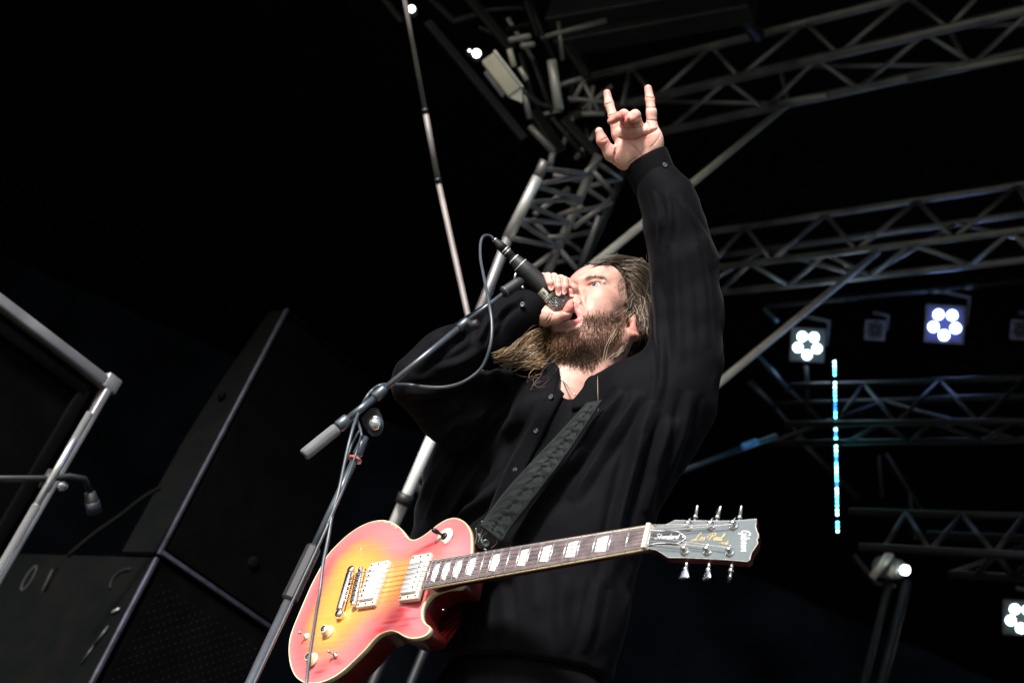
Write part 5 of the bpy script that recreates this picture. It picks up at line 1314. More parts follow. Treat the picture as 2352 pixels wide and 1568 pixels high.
body_V = np.concatenate([Vhc, Vl, Vr, Vb]); body_F = np.concatenate([Fh, Fl + nA, Fr + nA + nB, Fb + nA + nB + nC])
skin = pm("skin", (.6, .35, .26), .46, attr=True, var=.17, vscale=60, bump=.08, bscale=330, sss=.08, spec=.32)
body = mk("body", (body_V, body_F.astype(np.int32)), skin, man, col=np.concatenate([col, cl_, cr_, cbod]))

# ---- eyes, teeth, nails
eyem = pm("eye_white", (.78, .75, .72), .12); irism = pm("iris", (.045, .075, .095), .1); pupm = pm("pupil", (.004, .004, .004), .05)
gz = unit([.93, .20, -.22])
for s in (-1, 1):
    c = np.array([.0738, s * .0325, .0205]); q = lambda t: H2C(c + gz * t)
    th_ = np.linspace(0, math.pi, 14)
    e = mk("eye", lathe(H2C(c - gz * .0118), H2C(c + gz), [((.0118 - .0118 * math.cos(t)) * HS_, max(.0001, .0118 * math.sin(t)) * HS_) for t in th_], 24), eyem, man)
    mk("iris", lathe(q(.0098), q(1), [(0, .0062), (.0016, .0058), (.0024, .004)], 20), irism, e)
    mk("pupil", lathe(q(.0116), q(1), [(0, .003), (.0009, .0025)], 14), pupm, e)
tm = pm("teeth", (.80, .76, .68), .2)
for k in range(-4, 5):
    a_ = k * .20; c = np.array([.058 + .026 * math.cos(a_), .0265 * math.sin(a_) * 1.0, -.0985]); x_ = unit(HR @ [math.cos(a_), math.sin(a_), 0]); z_ = HR @ np.array([0, 0, 1.]); y_ = np.cross(z_, x_)
    mk("tooth", box(H2C(c), [x_, y_, z_], [.0022, .0027, .0048], .0012), tm, man)
    c2 = c + [.006, 0, .0445]; mk("tooth", box(H2C(c2), [x_, y_, z_], [.0022, .0031, .0052], .0012), tm, man)
tg = Field([.0, -.03, -.12], [.09, .03, -.05], .002); tg.ell([.048, 0, -.100], [.032, .018, .008], .004)
tv, tf = tg.mesh(); mk("tongue", (H2C(tv), tf.astype(np.int32)), pm("tongue", (.40, .11, .11), .35), man)
nailm = pm("nail", (.74, .50, .44), .22)
def nail(ch, rx, ry, nd, back=.25):
    (b, rb1), (a, ra1) = ch[-1], ch[-2]; t = unit(b - a); n_ = unit(np.asarray(nd) - t * (np.asarray(nd) @ t)); s_ = np.cross(t, n_)
    c = b - t * ry * back + n_ * (rb1 * .82); V, F = [], []
    for i, u_ in enumerate(np.linspace(-1, 1, 7)):
        for j, w_ in enumerate(np.linspace(-1, 1, 7)):
            k_ = math.sqrt(max(.0, 1 - .5 * u_ * u_)); V.append(c + s_ * rx * w_ * k_ + t * ry * u_ * math.sqrt(1 - .35 * w_ * w_) + n_ * (rb1 * .22 * (1 - w_ * w_ * .9) - .0003))
    for i in range(6):
        for j in range(6): F.append([i * 7 + j, i * 7 + j + 1, (i + 1) * 7 + j + 1, (i + 1) * 7 + j])
    mk("fingernail", (np.array(V), F), nailm, man)
nail(fa, .0048, .0062, [.1, .2, 1]); nail(fb_, .0050, .0064, [.0, .2, 1]); nail(fd, .0040, .0050, [.5, .1, 1]); nail(thumb_r, .0050, .006, [1, .2, .2]); nail(fc, .0046, .006, [.3, .3, 1])
nail(thumb_l, .0048, .0065, [-1, .3, -.2])

# ---- hair
def strands(name, items, mat, sides=3):
    """items: list of (points Nx3, radius, rgb)"""
    Vs, Fs, Cs, n0 = [], [], [], 0; an = np.linspace(0, 2 * math.pi, sides, endpoint=False)
    for p, r, c in items:
        m = len(p); T_ = np.gradient(p, axis=0); T_ /= np.maximum(np.linalg.norm(T_, axis=1), 1e-9)[:, None]
        x = np.cross(T_, [.31, .52, .79]); x /= np.maximum(np.linalg.norm(x, axis=1), 1e-9)[:, None]; y = np.cross(T_, x)
        rr = r * np.concatenate([np.ones(max(1, m - 2)), [.75, .25]])[:m]
        V = p[:, None, :] + rr[:, None, None] * (np.cos(an)[None, :, None] * x[:, None] + np.sin(an)[None, :, None] * y[:, None])
        Vs.append(V.reshape(-1, 3)); i = np.arange(m - 1)[:, None] * sides; j = np.arange(sides)[None]; k = (j + 1) % sides
        Fs.append(np.stack([i + j, i + k, i + sides + k, i + sides + j], -1).reshape(-1, 4) + n0); Cs.append(np.tile(c, (m * sides, 1))); n0 += m * sides
    return mk(name, (np.concatenate(Vs), np.concatenate(Fs).astype(np.int32)), mat, man, col=np.concatenate(Cs))
hairmat = pm("hair", (.1, .06, .03), .42, attr=True, spec=.6)
# front depth of the head in picture cells
zb = {}
uh, vh = topix(Vhc); cxh, cyh = ((uh - 1081.9) / .26403 / 10).astype(int), ((vh - 526.8) / .26403 / 10).astype(int)
for a_, b_, d_ in zip(cxh, cyh, -Vhc[:, 2]):
    if zb.get((a_, b_), 9) > d_: zb[(a_, b_)] = d_
zk_ = np.array(list(zb.keys())); zv_ = np.array(list(zb.values()))
def hz(x, y):
    i = ((zk_ - [x / 10, y / 10]) ** 2).sum(1).argmin(); return zv_[i]
def guide(pts, lift=.008, dep=None):
    return np.array([P(*Z1(x, y), (hz(x, y) - lift) if dep is None else dep[i]) for i, (x, y) in enumerate(pts)])
def lock(A_, B_, n, r, cols, jit=.004, curl=.002, out=None, tip=1.0, lift=.010, seg=4, depA=None, depB=None):
    a_, b_ = guide(A_, lift, depA), guide(B_, lift, depB); m = len(a_); items = []
    for _ in range(n):
        t = rng.random(); q = a_ * (1 - t) + b_ * t; o_ = rng.normal(0, jit, 3); q = q + o_ * np.linspace(.25, 1, m)[:, None] * np.array([1, 1, .7])
        s0 = rng.random() * .15; s1 = 1 - rng.random() * .3 * tip
        q = smooth_path(q, seg); k0, k1 = int(len(q) * s0), max(int(len(q) * s1), int(len(q) * s0) + 4); q = q[k0:k1]
        ph, fq = rng.random(3) * 6.28, rng.uniform(.5, 1.6); L_ = np.linspace(0, 6.28 * fq, len(q))
        q = q + curl * np.stack([np.sin(L_ + ph[0]), np.sin(L_ * 1.3 + ph[1]), np.sin(L_ + ph[2])], 1) * np.linspace(.2, 1, len(q))[:, None]
        c = np.array(cols[rng.integers(len(cols))]) * rng.uniform(.7, 1.3); items.append((q, r * rng.uniform(.7, 1.3), c))
    return items
DK, MD_, GD, LT = (.022, .014, .010), (.062, .040, .027), (.135, .088, .052), (.34, .27, .205)
GB = (.26, .155, .070)
it = []
it += lock([(1050, 305), (1110, 268), (1250, 240), (1400, 255), (1510, 310), (1580, 400), (1600, 520)], [(1140, 292), (1250, 280), (1350, 310), (1440, 370), (1490, 470), (1530, 600), (1570, 700)], 1500, .0005, [DK, MD_, MD_], .004, .0015)
it += lock([(1310, 285), (1440, 300), (1550, 380), (1590, 480), (1600, 600), (1600, 800), (1580, 1000)], [(1375, 430), (1420, 500), (1480, 620), (1500, 720), (1530, 850), (1540, 950), (1500, 1060)], 1300, .0005, [DK, DK, MD_, MD_, GD], .009, .009)
it += lock([(1340, 305), (1460, 330), (1570, 420), (1590, 560), (1590, 700), (1580, 860), (1560, 1000)], [(1390, 460), (1420, 540), (1470, 660), (1500, 760), (1520, 860), (1540, 930), (1560, 1000)], 150, .00045, [LT, GD, LT], .013, .012, lift=.022)
it += lock([(1510, 700), (1550, 850), (1570, 960), (1530, 1100), (1430, 1210), (1340, 1290)], [(1420, 660), (1490, 790), (1490, 900), (1440, 1000), (1360, 1130), (1290, 1280)], 800, .0005, [DK, MD_, DK, GD], .008, .008, lift=.014)
it += lock([(1340, 700), (1400, 660), (1460, 700), (1500, 800), (1510, 900)], [(1330, 640), (1390, 610), (1460, 640), (1520, 760), (1540, 900)], 90, .0005, [MD_, GD, DK], .007, .005, lift=.016)
it += lock([(1360, 330), (1480, 318), (1560, 390), (1575, 460), (1510, 500), (1440, 478)], [(1390, 350), (1480, 345), (1530, 400), (1545, 450), (1500, 480), (1450, 470)], 45, .0005, [LT, GD], .006, .003, lift=.018)
it += lock([(1470, 560), (1540, 700), (1575, 850), (1565, 1000), (1490, 1130), (1390, 1230)], [(1410, 620), (1480, 770), (1500, 900), (1455, 1020), (1385, 1120), (1320, 1250)], 150, .00045, [LT, GD, MD_, GD], .010, .010, lift=.022)
# strands blown over the cheek
for pts in ([(1440, 628), (1380, 655), (1290, 715), (1190, 745), (1100, 735)], [(1450, 640), (1400, 690), (1300, 720), (1200, 720)], [(1420, 700), (1310, 800), (1225, 930), (1165, 1060), (1130, 1200)], [(1400, 480), (1330, 440), (1285, 470), (1300, 530), (1350, 570)], [(1410, 520), (1360, 470), (1300, 450)], [(1390, 560), (1320, 545), (1285, 575), (1300, 620)],
            [(1430, 600), (1350, 620), (1240, 690), (1170, 700)], [(1340, 1040), (1250, 1090), (1190, 1140), (1170, 1210)], [(1360, 980), (1330, 1060), (1350, 1130)], [(1440, 560), (1380, 600), (1330, 590)], [(1330, 1010), (1260, 1085), (1210, 1110)], [(1500, 900), (1560, 1000), (1480, 980)]):
    it += lock(pts, [(x + 8, y + 10) for x, y in pts], 5, .00042, [LT, GD, MD_], .004, .002, lift=.014)
for _ in range(70):
    x0, y0 = rng.uniform(1300, 1560), rng.uniform(250, 700); pts = [(x0, y0)]; a_ = rng.uniform(.2, 1.9)
    for k in range(4): a_ += rng.normal(0, .55); pts.append((pts[-1][0] + math.cos(a_) * rng.uniform(25, 70), pts[-1][1] + math.sin(a_) * rng.uniform(25, 70)))
    it += lock(pts, [(x + 3, y + 3) for x, y in pts], 1, .00036, [LT, GD, MD_, LT], .002, .002, lift=rng.uniform(.012, .03))
for _ in range(260):                                                  # soft hairline
    t = rng.random(); x0 = 1120 + 290 * t + rng.normal(0, 8); y0 = 292 - 60 * math.sin(t * 3.1) * .5 + 175 * max(0, t - .55) ** 1.2 * 2 + rng.normal(0, 7)
    a_ = rng.uniform(-.9, .5) + .9 * max(0, t - .4); pts = [(x0, y0)]
    for k in range(3): a_ += rng.normal(0, .25); pts.append((pts[-1][0] + math.cos(a_) * 26, pts[-1][1] + math.sin(a_) * 26))
    it += lock(pts, pts, 1, .0004, [DK, MD_, DK], .001, .001, lift=.005)
hair_it = it
hm = hairm > .5; fm = hm[Fh].all(1); used, inv = np.unique(Fh[fm], return_inverse=True)
capV = H2C(Vh[used] + Nh[used] * (.003 + .0015 * np.sin(Vh[used][:, :1] * 300 + Vh[used][:, 1:2] * 500)))
mk("hair_under_layer", (capV, inv.reshape(-1, 4).astype(np.int32)), pm("hair_base", (.022, .013, .008), .6, var=.4, vscale=60), man)
# beard and brows
it = []
cand = np.where((beard_d > .12) & (~inm))[0]; pk_ = cand[rng.random(len(cand)) < np.clip(beard_d[cand], .03, 1) ** 1.6]
pk_ = rng.choice(pk_, min(6800, len(pk_)), replace=False)
for i in pk_:
    p0, n_ = Vh[i], Nh[i]; L_ = rng.uniform(.003, .008) * (.45 + .55 * beard_d[i]) * (1.7 if p0[2] < -.12 and p0[0] > .02 else .95)
    d = unit(n_ * .55 + np.array([.05, .1 * np.sign(p0[1]), -.9]) + rng.normal(0, .22, 3)); d2 = unit(d + np.array([0, 0, -.5]) + rng.normal(0, .2, 3))
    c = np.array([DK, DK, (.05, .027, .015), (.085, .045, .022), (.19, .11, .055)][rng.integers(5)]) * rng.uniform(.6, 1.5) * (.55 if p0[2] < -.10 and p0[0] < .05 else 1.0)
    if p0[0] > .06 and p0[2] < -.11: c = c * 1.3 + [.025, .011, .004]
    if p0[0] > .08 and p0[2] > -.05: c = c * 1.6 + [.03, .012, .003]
    it.append((H2C(np.array([p0 - n_ * .0005, p0 + d * L_ * .5, p0 + d * L_ * .5 + d2 * L_ * .5])), .00045, c))
strands("beard", it, hairmat)
for s in (-1, 1):
    it = []
    for _ in range(190):
        t = rng.random(); b0 = np.array([.0935 - .010 * t ** 2 - .004 * t, s * (.012 + .036 * t), .0325 + .005 * math.sin(t * 3.0)]); i = ((Vh - b0) ** 2).sum(1).argmin()
        p0 = Vh[i] + [0, 0, rng.normal(0, .0016)]; d = unit(np.array([-.1, s * .8, .35]) + Nh[i] * .25 + rng.normal(0, .2, 3)); L_ = rng.uniform(.004, .008)
        it.append((H2C(np.array([p0, p0 + d * L_ * .5 + Nh[i] * .0006, p0 + d * L_])), .00026, np.array((.19, .125, .085)) * rng.uniform(.6, 1.3)))
    strands("eyebrow", it, hairmat)
    it = []
    for t in np.linspace(.08, 2.95, 46):
        p0 = np.array([.0845 - .012 * (t / 3) ** 2, s * (.0335 - .0150 * math.cos(t)), .0195 + .0078 * math.sin(t)]); i = ((Vh - p0) ** 2).sum(1).argmin(); p0 = Vh[i]; d = unit(np.array([.9, s * .35, .25]) + rng.normal(0, .12, 3)); L_ = .0042
        it.append((H2C(np.array([p0 - d * .001, p0 + d * L_ * .5 - [0, 0, .0006], p0 + d * L_])), .00034, np.array((.016, .010, .008))))
    strands("eyelashes", it, hairmat)

# ---- shirt
fs = Field([-.27, -.70, -3.34], [.43, .37, -2.52], .0042)
LA = [(1502, 398, 2.985, .038), (1530, 455, 2.975, .046), (1552, 520, 2.965, .053), (1570, 610, 2.95, .058), (1578, 720, 2.93, .063), (1572, 830, 2.90, .065), (1550, 920, 2.88, .070), (1480, 1000, 2.87, .080)]
fs.chain([(P(U, V, d), r) for U, V, d, r in LA], .03)
RA = [(1215, 705, 2.945, .036), (1180, 728, 2.935, .044), (1105, 778, 2.905, .050), (1030, 820, 2.875, .053), (955, 868, 2.86, .044)]
fs.chain([(P(U, V, d), r) for U, V, d, r in RA], .012)
RU = [(938, 893, 2.86, .030), (1030, 945, 2.92, .058), (1140, 955, 3.03, .088)]
fs.chain([(P(U, V, d), r) for U, V, d, r in RU], .015)
fs.ell(NB - .055 * BA - .01 * BN, [.205, .065, .085], .05, rot=BR)
fs.ell(NB - .20 * BA + .0 * BN, [.195, .20, .118], .06, rot=BR)
fs.ell(NB - .40 * BA - .0 * BN, [.190, .24, .122], .06, rot=BR)
fs.ell(NB - .60 * BA - .03 * BL, [.178, .26, .128], .06, rot=BR)
fs.cone(P(1490, 1000, 2.87), P(1340, 1330, 2.77), .078, .05, .05)                # loose cloth under the raised arm
fs.cone(NB - .045 * BA, P(1525, 905, 2.89), .070, .072, .04)
fs.cone(P(1236, 870, 2.965), P(1250, 965, 2.90), .048, .06, .03); fs.cone(P(1268, 868, 2.925), P(1266, 930, 2.89), .026, .040, .02)
fs.cone(P(1450, 905, 2.88), P(1530, 915, 2.88), .058, .062, .04)
fs.cone(P(1120, 965, 3.03), P(1065, 1110, 3.01), .070, .066, .05); fs.cone(P(1065, 1110, 3.01), P(1010, 1250, 3.01), .066, .060, .05)
# neck opening
fs.cone(H2C([-.02, 0, -.06]), NB + .03 * BN, .066, .058, .012, 'sub')
fs.cone(P(1332, 845, 2.94), P(1312, 890, 2.88), .028, .018, .008, 'sub'); fs.cone(P(1310, 893, 2.92), P(1310, 893, 2.70), .020, .018, .008, 'sub')
# hem
hl = NB - .515 * BA
sl_, Xg, Yg, Zg = fs.sub(fs.lo, fs.lo + 5); dh = (hl[0] - Xg) * BA[0] + (hl[1] - Yg) * BA[1] + (hl[2] - Zg) * BA[2]
fs.D = np.maximum(fs.D, dh.astype(np.float32))
Vs_, Fs_ = fs.mesh(); Vs_ = relax(Vs_, Fs_, 2, .5); Ns_ = vnormals(Vs_, Fs_)
us, vs_ = topix(Vs_)
FOLDS = [  # picture-space course of the folds on the cloth, height, width
 ([(1165, 870), (1100, 960), (1040, 1060), (975, 1190)], .010, 13), ([(1135, 880), (1075, 970), (1000, 1090), (945, 1200)], .009, 11), ([(1180, 960), (1110, 1060), (1050, 1160), (1000, 1240)], .008, 13),
 ([(1205, 1040), (1140, 1120), (1060, 1190), (1000, 1250)], .007, 12), ([(1190, 1090), (1120, 1150), (1040, 1200)], .006, 9), ([(1220, 900), (1160, 1000), (1120, 1080)], .006, 16),
 ([(1345, 1030), (1260, 1130), (1180, 1240)], .007, 10), ([(1430, 900), (1370, 980), (1290, 1100), (1200, 1230)], .010, 14), ([(1470, 900), (1400, 1010), (1310, 1150)], .007, 16), ([(1500, 920), (1460, 1040), (1420, 1200), (1400, 1350)], .008, 18),
 ([(1545, 960), (1510, 1060), (1480, 1180)], .010, 16), ([(1590, 900), (1560, 1010), (1520, 1110)], .008, 15), ([(1480, 1000), (1440, 1120), (1400, 1260)], .006, 12),
 ([(1500, 620), (1515, 740), (1520, 860), (1505, 930)], .009, 11), ([(1545, 560), (1555, 700), (1560, 840)], .005, 12), ([(1600, 560), (1620, 680), (1625, 800)], .006, 13), ([(1530, 440), (1540, 500), (1535, 570)], .006, 8), ([(1500, 440), (1515, 500), (1515, 560)], .006, 7),
 ([(1560, 450), (1585, 510), (1605, 570)], .006, 9), ([(1575, 470), (1610, 530), (1640, 590)], .005, 8),
 ([(1200, 680), (1150, 720), (1130, 770)], .006, 9), ([(1170, 690), (1120, 740), (1090, 800)], .007, 10), ([(1130, 700), (1070, 745), (1010, 800), (950, 850)], .008, 12), ([(1120, 790), (1060, 830), (1000, 850)], .006, 11), ([(1080, 760), (1030, 770), (990, 810)], .006, 10),
 ([(1060, 880), (990, 900), (930, 900)], .007, 13), ([(1120, 930), (1060, 970), (1010, 1000)], .006, 12), ([(1150, 850), (1110, 900), (1080, 960)], .008, 12), ([(1150, 1320), (1160, 1420), (1150, 1520)], .005, 16), ([(1300, 1320), (1290, 1420), (1300, 1500)], .006, 18), ([(1230, 1300), (1230, 1400)], .004, 20), ([(1380, 1320), (1360, 1420), (1340, 1500)], .008, 14),
]
dsp = np.zeros(len(Vs_))
for pts, amp, w in FOLDS:
    pts = smooth_path(np.array(pts, float), 3); best = np.full(len(Vs_), 1e9); tt = np.zeros(len(Vs_)); Q = np.stack([us, vs_], 1)
    for i in range(len(pts) - 1):
        d = pts[i + 1] - pts[i]; t = np.clip(((Q - pts[i]) @ d) / (d @ d), 0, 1); dd = ((Q - pts[i] - t[:, None] * d) ** 2).sum(1); m = dd < best; best = np.where(m, dd, best); tt = np.where(m, (i + t) / (len(pts) - 1), tt)
    env = np.sin(np.clip(tt, 0, 1) * math.pi) ** .5 if len(pts) else 1
    x = np.sqrt(best) / w; dsp += (1.5 if pts[0][1] < 1290 and not (pts[0][0] > 1495 and pts[0][1] < 900) else .8) * amp * (np.exp(-np.abs(x) ** 1.25 * 1.3) - .5 * np.exp(-((x - 1.5) / .55) ** 2)) * env * (Ns_[:, 2] > -.2)
# gentle random crumple
def vnoise(V, sc, seed):
    r = np.random.default_rng(seed); o_ = np.zeros(len(V))
    for k in range(7):
        d = unit(r.normal(0, 1, 3)); o_ += np.sin(V @ d * sc * r.uniform(.6, 1.6) + r.random() * 6.28)
    return o_ / 7
dsp += .0035 * vnoise(Vs_, 55, 3) + .0018 * vnoise(Vs_, 120, 5)
Vs_ = Vs_ + Ns_ * dsp[:, None]
cloth = pm("black_shirt_cotton", (.0022, .0021, .0034), .75, var=.25, vscale=20, bump=.04, bscale=260, sheen=.025, spec=.06)
shirt = mk("shirt", (Vs_, Fs_.astype(np.int32)), cloth, man)
# front depth of the cloth for things that lie on it
us, vs_ = topix(Vs_); cs = {}
for a_, b_, d_ in zip((us / 6).astype(int), (vs_ / 6).astype(int), -Vs_[:, 2]):
    if cs.get((a_, b_), 9) > d_: cs[(a_, b_)] = d_
ck = np.array(list(cs.keys())); cvv = np.array(list(cs.values()))
def cz_(U, V): i = ((ck - [U / 6, V / 6]) ** 2).sum(1).argmin(); return cvv[i]
def on_shirt(U, V, lift=.003): return P(U, V, cz_(U, V) - lift)
# ---- hair blown over the far shoulder, resting on the shirt
def farlock(A_, B_, n, r, cols, jit, curl, dep=None, tip=1.0, lift=.012):
    fd_ = lambda pts: [dd_ if (x > 640 and dep[0] > 3) else min(dd_, cz_(*Z1(x, y)) - lift) for (x, y), dd_ in zip(pts, dep)]
    return lock(A_, B_, n, r, cols, jit, curl, depA=fd_(A_), depB=fd_(B_), tip=tip)
# mass blown out to the far side, under the forearm
dA = [3.09, 3.04, 2.99, 2.95, 2.93, 2.915, 2.905]
hair_it += farlock([(880, 860), (720, 850), (571, 869), (470, 930), (377, 1005), (270, 1065), (165, 1108)], [(920, 1150), (820, 1165), (707, 1168), (620, 1196), (533, 1200), (400, 1175), (200, 1122)], 1500, .00055, [GB, GB, (.38, .25, .125), (.15, .085, .04), LT], .0028, .0035, dep=dA, tip=1.9)
hair_it += farlock([(880, 860), (700, 840), (560, 855), (440, 930), (340, 1010), (240, 1060), (150, 1090)], [(920, 1180), (820, 1190), (700, 1215), (590, 1240), (470, 1235), (350, 1210), (260, 1180)], 90, .00045, [GB, LT, GD], .007, .007, dep=dA, tip=2.4)
hair_it += farlock([(760, 1000), (660, 1100), (570, 1190), (520, 1270), (560, 1345), (640, 1330), (720, 1325)], [(860, 1150), (760, 1210), (690, 1290), (620, 1330), (560, 1300), (600, 1240), (660, 1200)], 9, .0004, [GD, MD_, DK], .010, .003, dep=[3.0, 2.97, 2.93, 2.90, 2.88, 2.87, 2.87], tip=1.6)
hair_it += farlock([(1100, 1275), (1102, 1400), (1105, 1520), (1100, 1600)], [(1104, 1275), (1106, 1400), (1108, 1520), (1103, 1600)], 2, .0003, [LT], .0005, .0005, dep=[2.85, 2.83, 2.80, 2.78])
strands("hair", hair_it, hairmat)
def cuff(name, c0, hv0, c1, hv1, dep0, dep1, th, m=44):
    """loft of two ellipses given by picture centre and half-width vector"""
    V, F = [], []; an = np.linspace(0, 2 * math.pi, m, endpoint=False)
    rings = [(0, 1.0, 0), (0, 1.03, .002), (.5, 1.05, 0), (1, 1.07, 0), (1.04, 1.0, 0), (.0, .93, 0), (.5, .9, 0)]
    ring = lambda t, k: [P(c0[0] + (c1[0] - c0[0]) * t, c0[1] + (c1[1] - c0[1]) * t, dep0 + (dep1 - dep0) * t) + k * (np.append(np.array([(hv0[0] + (hv1[0] - hv0[0]) * t), -(hv0[1] + (hv1[1] - hv0[1]) * t)]) * dep0 / FPX, 0) * math.cos(a) + np.array([0, .25, 1.0]) * th * math.sin(a)) for a in an]
    seq = [ring(.45, .90), ring(.02, .93), ring(-.02, .97), ring(-.01, 1.02), ring(.05, 1.04), ring(.5, 1.05), ring(.97, 1.09), ring(1.02, 1.08), ring(1.03, 1.0)]
    V = np.concatenate([np.array(q) for q in seq])
    for k in range(len(seq) - 1):
        for j in range(m): F.append([k * m + j, k * m + (j + 1) % m, (k + 1) * m + (j + 1) % m, (k + 1) * m + j])
    mk(name, (V, F), cloth, man, recalc=True)
z2 = lambda x, y: np.array(Z2(x, y)); mz = lambda x, y: np.array(MZ(x, y))
cuff("cuff", z2(862, 1035), (z2(1105, 908) - z2(615, 1172)) / 2, z2(1000, 1345), (z2(1240, 1245) - z2(770, 1440)) / 2, HD + .004, HD - .004, .036)
cuff("cuff", mz(842, 1250), (mz(805, 1060) - mz(885, 1430)) / 2, mz(520, 1190), (mz(470, 960) - mz(560, 1440)) / 2, RD + .01, RD + .0, .030)
# placket, collar, buttons
def ribbon(name, L_, R_, lift, mat, thick=.0016, sub=5, parent=None):
    a_, b_ = smooth_path(np.array(L_, float), sub), smooth_path(np.array(R_, float), sub); n = len(a_); V = []
    rows = 5
    for i in range(n):
        for j in range(rows):
            q = a_[i] + (b_[i] - a_[i]) * j / (rows - 1); e = 0 if 0 < j < rows - 1 else -thick; V.append(on_shirt(q[0], q[1], lift + e) if len(q) == 2 else P(q[0], q[1], q[2]))
    V = np.array(V).reshape(n, rows, 3)
    for _ in range(3): V[1:-1, :, 2] = .5 * V[1:-1, :, 2] + .25 * (V[:-2, :, 2] + V[2:, :, 2])
    V = V.reshape(-1, 3); F = [[i * rows + j, i * rows + j + 1, (i + 1) * rows + j + 1, (i + 1) * rows + j] for i in range(n - 1) for j in range(rows - 1)]
    o_ = mk(name, (V, F), mat, parent or man); sm = o_.modifiers.new("thick", 'SOLIDIFY'); sm.thickness = thick; sm.offset = -1
    return o_
placket = ribbon("placket", [(1272, 880), (1245, 930), (1212, 985), (1165, 1070), (1120, 1180), (1090, 1270)], [(1296, 905), (1275, 945), (1247, 1000), (1202, 1085), (1160, 1185), (1130, 1275)], .0035, cloth)
ribbon("placket", [(1068, 1330), (1055, 1430), (1050, 1520)], [(1100, 1330), (1090, 1430), (1086, 1520)], .003, cloth)
ribbon("collar", [(1318, 915, 2.845), (1338, 890, 2.85), (1345, 874, 2.855), (1362, 861, 2.86), (1400, 866, 2.87), (1450, 868, 2.90)], [(1312, 940, 2.835), (1350, 935, 2.83), (1375, 925, 2.83), (1390, 915, 2.83), (1425, 905, 2.85), (1470, 890, 2.88)], 0, cloth, .003)
M['rimb'] = pm("button_rim", (.07, .08, .09), .3, .4)
btm = pm("shirt_button", (.018, .02, .022), .22, coat=.6)
for (U, V, par_) in ((1265, 911, None), (1231, 989, None), (1183, 1079, None), (1075, 1396, None), (1527.5, 379, 'l'), (1200, 699, 'r')):
    if par_ is None: c = on_shirt(U, V, .006); n_ = unit(BN + [0, 0, .5])
    elif par_ == 'l': c = P(U, V, HD - .037); n_ = unit([.25, .2, 1])
    else: c = P(U, V, cz_(U, V) - .004); n_ = unit([-.2, .3, 1])
    b_ = mk("button", lathe(c - n_ * .002, c + n_, [(0, .0050), (.0022, .0050), (.0030, .0043), (.0026, .0034), (.0022, .0026)], 18), btm, man)
    mk("button_rim", lathe(c + n_ * .0004, c + n_, [(0, .0047), (.0010, .0043), (.0007, .0036)], 18), M['rimb'], b_)
# necklace
nk = [P(*Z1(790, 1310), 2.905), P(*Z1(830, 1350), 2.885), P(*Z1(870, 1400), 2.87), P(*Z1(905, 1440), 2.86)]
mk("necklace", tube(smooth_path(nk, 5), .0013, 6), M['chrome'], man)
# trousers and shoes
ft_ = Field([-.45, -1.75, -3.25], [.40, -.40, -1.85], .012)
ft_.ell(hip, [.166, .15, .112], .04, rot=BR)
for hj, kn, ft in legs: ft_.chain([(hj, .098), (kn, .078), (ft - UP * .03, .072)], .03)
tv, tf = ft_.mesh(); mk("trousers", (tv, tf.astype(np.int32)), pm("black_trousers", (.003, .003, .0035), .9, var=.3, vscale=15, spec=.03), man)
for hj, kn, ft in legs:
    sf = Field(ft - .22, ft + .22, .008); a_ = drop(ft) + UP * .045
    sf.cone(a_ - .05 * BN, a_ + .10 * BN, .042, .038, .02); sf.cone(a_ + .1 * BN, a_ + .17 * BN - UP * .01, .040, .032, .02); sf.cone(a_, ft, .045, .045, .02)
    tv, tf = sf.mesh(); mk("shoe", (tv, tf.astype(np.int32)), M['rubber'], man)

# ------------------------------------------------------------------ guitar strap
sl0, sl1 = np.array([(1348, 925), (1318, 957), (1283, 995), (1240, 1040), (1195, 1088), (1152, 1137), (1118, 1183), (1102, 1206)], float), np.array([(1384, 918), (1352, 968), (1321, 1015), (1297, 1050), (1271, 1086), (1222, 1150), (1174, 1212), (1154, 1246)], float)
def strap_pt(s, w, lift):
    """s along, w across (0..1)"""
    q = S0[min(int(s * (len(S0) - 1)), len(S0) - 1)] * (1 - w) + S1[min(int(s * (len(S1) - 1)), len(S1) - 1)] * w; return q
S0, S1 = smooth_path(sl0, 8), smooth_path(sl1, 8)
leather = pm("strap_leather", (.0050, .0072, .0080), .7, var=.3, vscale=60, bump=.15, bscale=150, spec=.2)
emb = pm("strap_relief", (.013, .0185, .0205), .5, var=.4, vscale=60, spec=.2)
top3 = np.array([on_shirt(*q, .010) for q in S0]); bot3 = np.array([on_shirt(*q, .010) for q in S1])
lock_c = g(.243, -.075, -.045)
def fitdepth(A_):
    n = len(A_); d = -A_[:, 2]; d = np.convolve(np.pad(d, 6, 'edge'), np.ones(13) / 13, 'valid'); k = np.linspace(0, 1, n) ** 3
    return d * (1 - k) + (-(lock_c[2]) - .004) * k
_x = np.linspace(0, 1, len(top3)); _d = np.minimum(-top3[:, 2], -bot3[:, 2]); _d[-10:] = -lock_c[2] - .004; _p = np.polyval(np.polyfit(_x, _d, 3), _x); _p = _p - max(0, (_p - _d)[:-12].max()) * .8
dA_, dB_ = _p + .004, _p - .004
dm = np.minimum(dA_, dB_ + .02)
T3 = np.array([P(*q, d) for q, d in zip(S0, dA_)]); B3 = np.array([P(*q, d) for q, d in zip(S1, dB_)])
strap = thing("guitar_strap", "black embossed leather guitar strap across the singer's chest", "strap", W(T3[-1]))
n = len(T3); rows = 9; V = np.array([T3[i] + (B3[i] - T3[i]) * j / (rows - 1) for i in range(n) for j in range(rows)]); F = [[i * rows + j, i * rows + j + 1, (i + 1) * rows + j + 1, (i + 1) * rows + j] for i in range(n - 1) for j in range(rows - 1)]
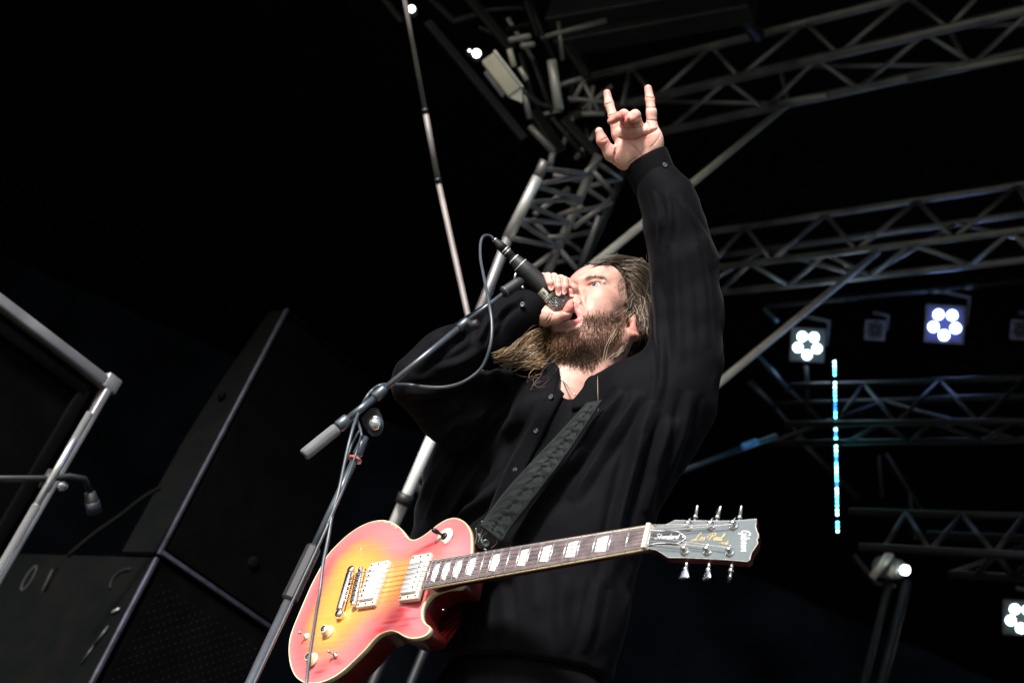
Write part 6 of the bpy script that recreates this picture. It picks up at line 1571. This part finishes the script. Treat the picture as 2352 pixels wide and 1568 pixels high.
bd_ = mk("band", (V, F), leather, strap); sm = bd_.modifiers.new("thick", 'SOLIDIFY'); sm.thickness = .003; sm.offset = 0
def sp3(s, w):
    x = s * (n - 1); i = min(int(x), n - 2); t = x - i; a_ = T3[i] * (1 - t) + T3[i + 1] * t; b_ = B3[i] * (1 - t) + B3[i + 1] * t
    return a_ + (b_ - a_) * w + np.array([0, 0, .0020])
gsx = []
for w in (.07, .93): gsx.append(tube([sp3(s, w) for s in np.linspace(.02, .98, 50)], .0007, 4))
for w in (.13, .87): gsx.append(tube([sp3(s, w) for s in np.linspace(.02, .98, 50)], .0005, 4))
NP = 13
for k in range(NP):
    s0_ = .03 + .93 * k / NP; ds = .93 / NP
    for o_, hw in ((0, .34), (.22, .26), (.44, .18)):
        for sg in (-1, 1):
            gsx.append(tube([sp3(s0_ + ds * (.05 + o_ * .5), .5), sp3(s0_ + ds * .5, .5 + sg * hw), sp3(s0_ + ds * (.95 - o_ * .5), .5)], .0008, 4))
    for sg in (-1, 1):
        for o_ in (0, .12, .24):
            gsx.append(tube([sp3(s0_ + ds * (.55 + o_), .5 + sg * .38), sp3(s0_ + ds * min(1.0, .80 + o_ * .8), .5 + sg * (.22 + o_ * .4))], .0007, 4))
mk("embossing", join(*gsx), emb, strap)
# strap lock on the horn
LKQ = [(1105, 1192), (1117, 1198), (1130, 1215), (1160, 1240), (1176, 1253), (1180, 1262), (1150, 1262), (1120, 1262), (1098, 1256), (1090, 1238), (1089, 1220), (1096, 1204)]
ld = -lock_c[2] - .012
lp = [P(*q, ld) - P(1130, 1235, ld) for q in LKQ]
lo = P(1130, 1235, ld)
lk = mk("strap_lock", prism([q[:2] for q in lp], lo, np.array([1., 0, 0]), np.array([0, 1., 0]), np.array([0, 0, 1.]), -.014, .004), MG['black'], strap, smooth=False)
for (U, V, r) in ((1116.5, 1247, .0075), (1137, 1225, .0045)):
    c = P(U, V, ld - .004); mk("rivet", lathe(c, c + [0, 0, 1.], [(0, r), (.002, r * .95), (.0028, r * .6), (.0018, r * .45)], 18), M['steelp'] if r > .005 else M['chrome'], lk)
for pts in ([(1107, 1196), (1110, 1212), (1104, 1228), (1098, 1246)], [(1113, 1203), (1116, 1218), (1108, 1232), (1104, 1240)], [(1118, 1203), (1122, 1216), (1114, 1230)], [(1142, 1236), (1140, 1248), (1128, 1258)], [(1093, 1212), (1095, 1230), (1091, 1250)]):
    mk("lock_line", tube(smooth_path([P(U, V, ld - .0045) for U, V in pts], 4), .0009, 6), M['alu'], lk)
Vt, Ft, _ = lettering("pQANET QOCK", P(1097, 1226, ld - .0048), (P(1113, 1263, ld) - P(1097, 1226, ld)) / 9.0, (P(1101, 1224, ld) - P(1097, 1226, ld)), np.array([0, 0, 1.]), .00028, 0, False)
mk("lock_lettering", (Vt, Ft), MG['white'], lk)
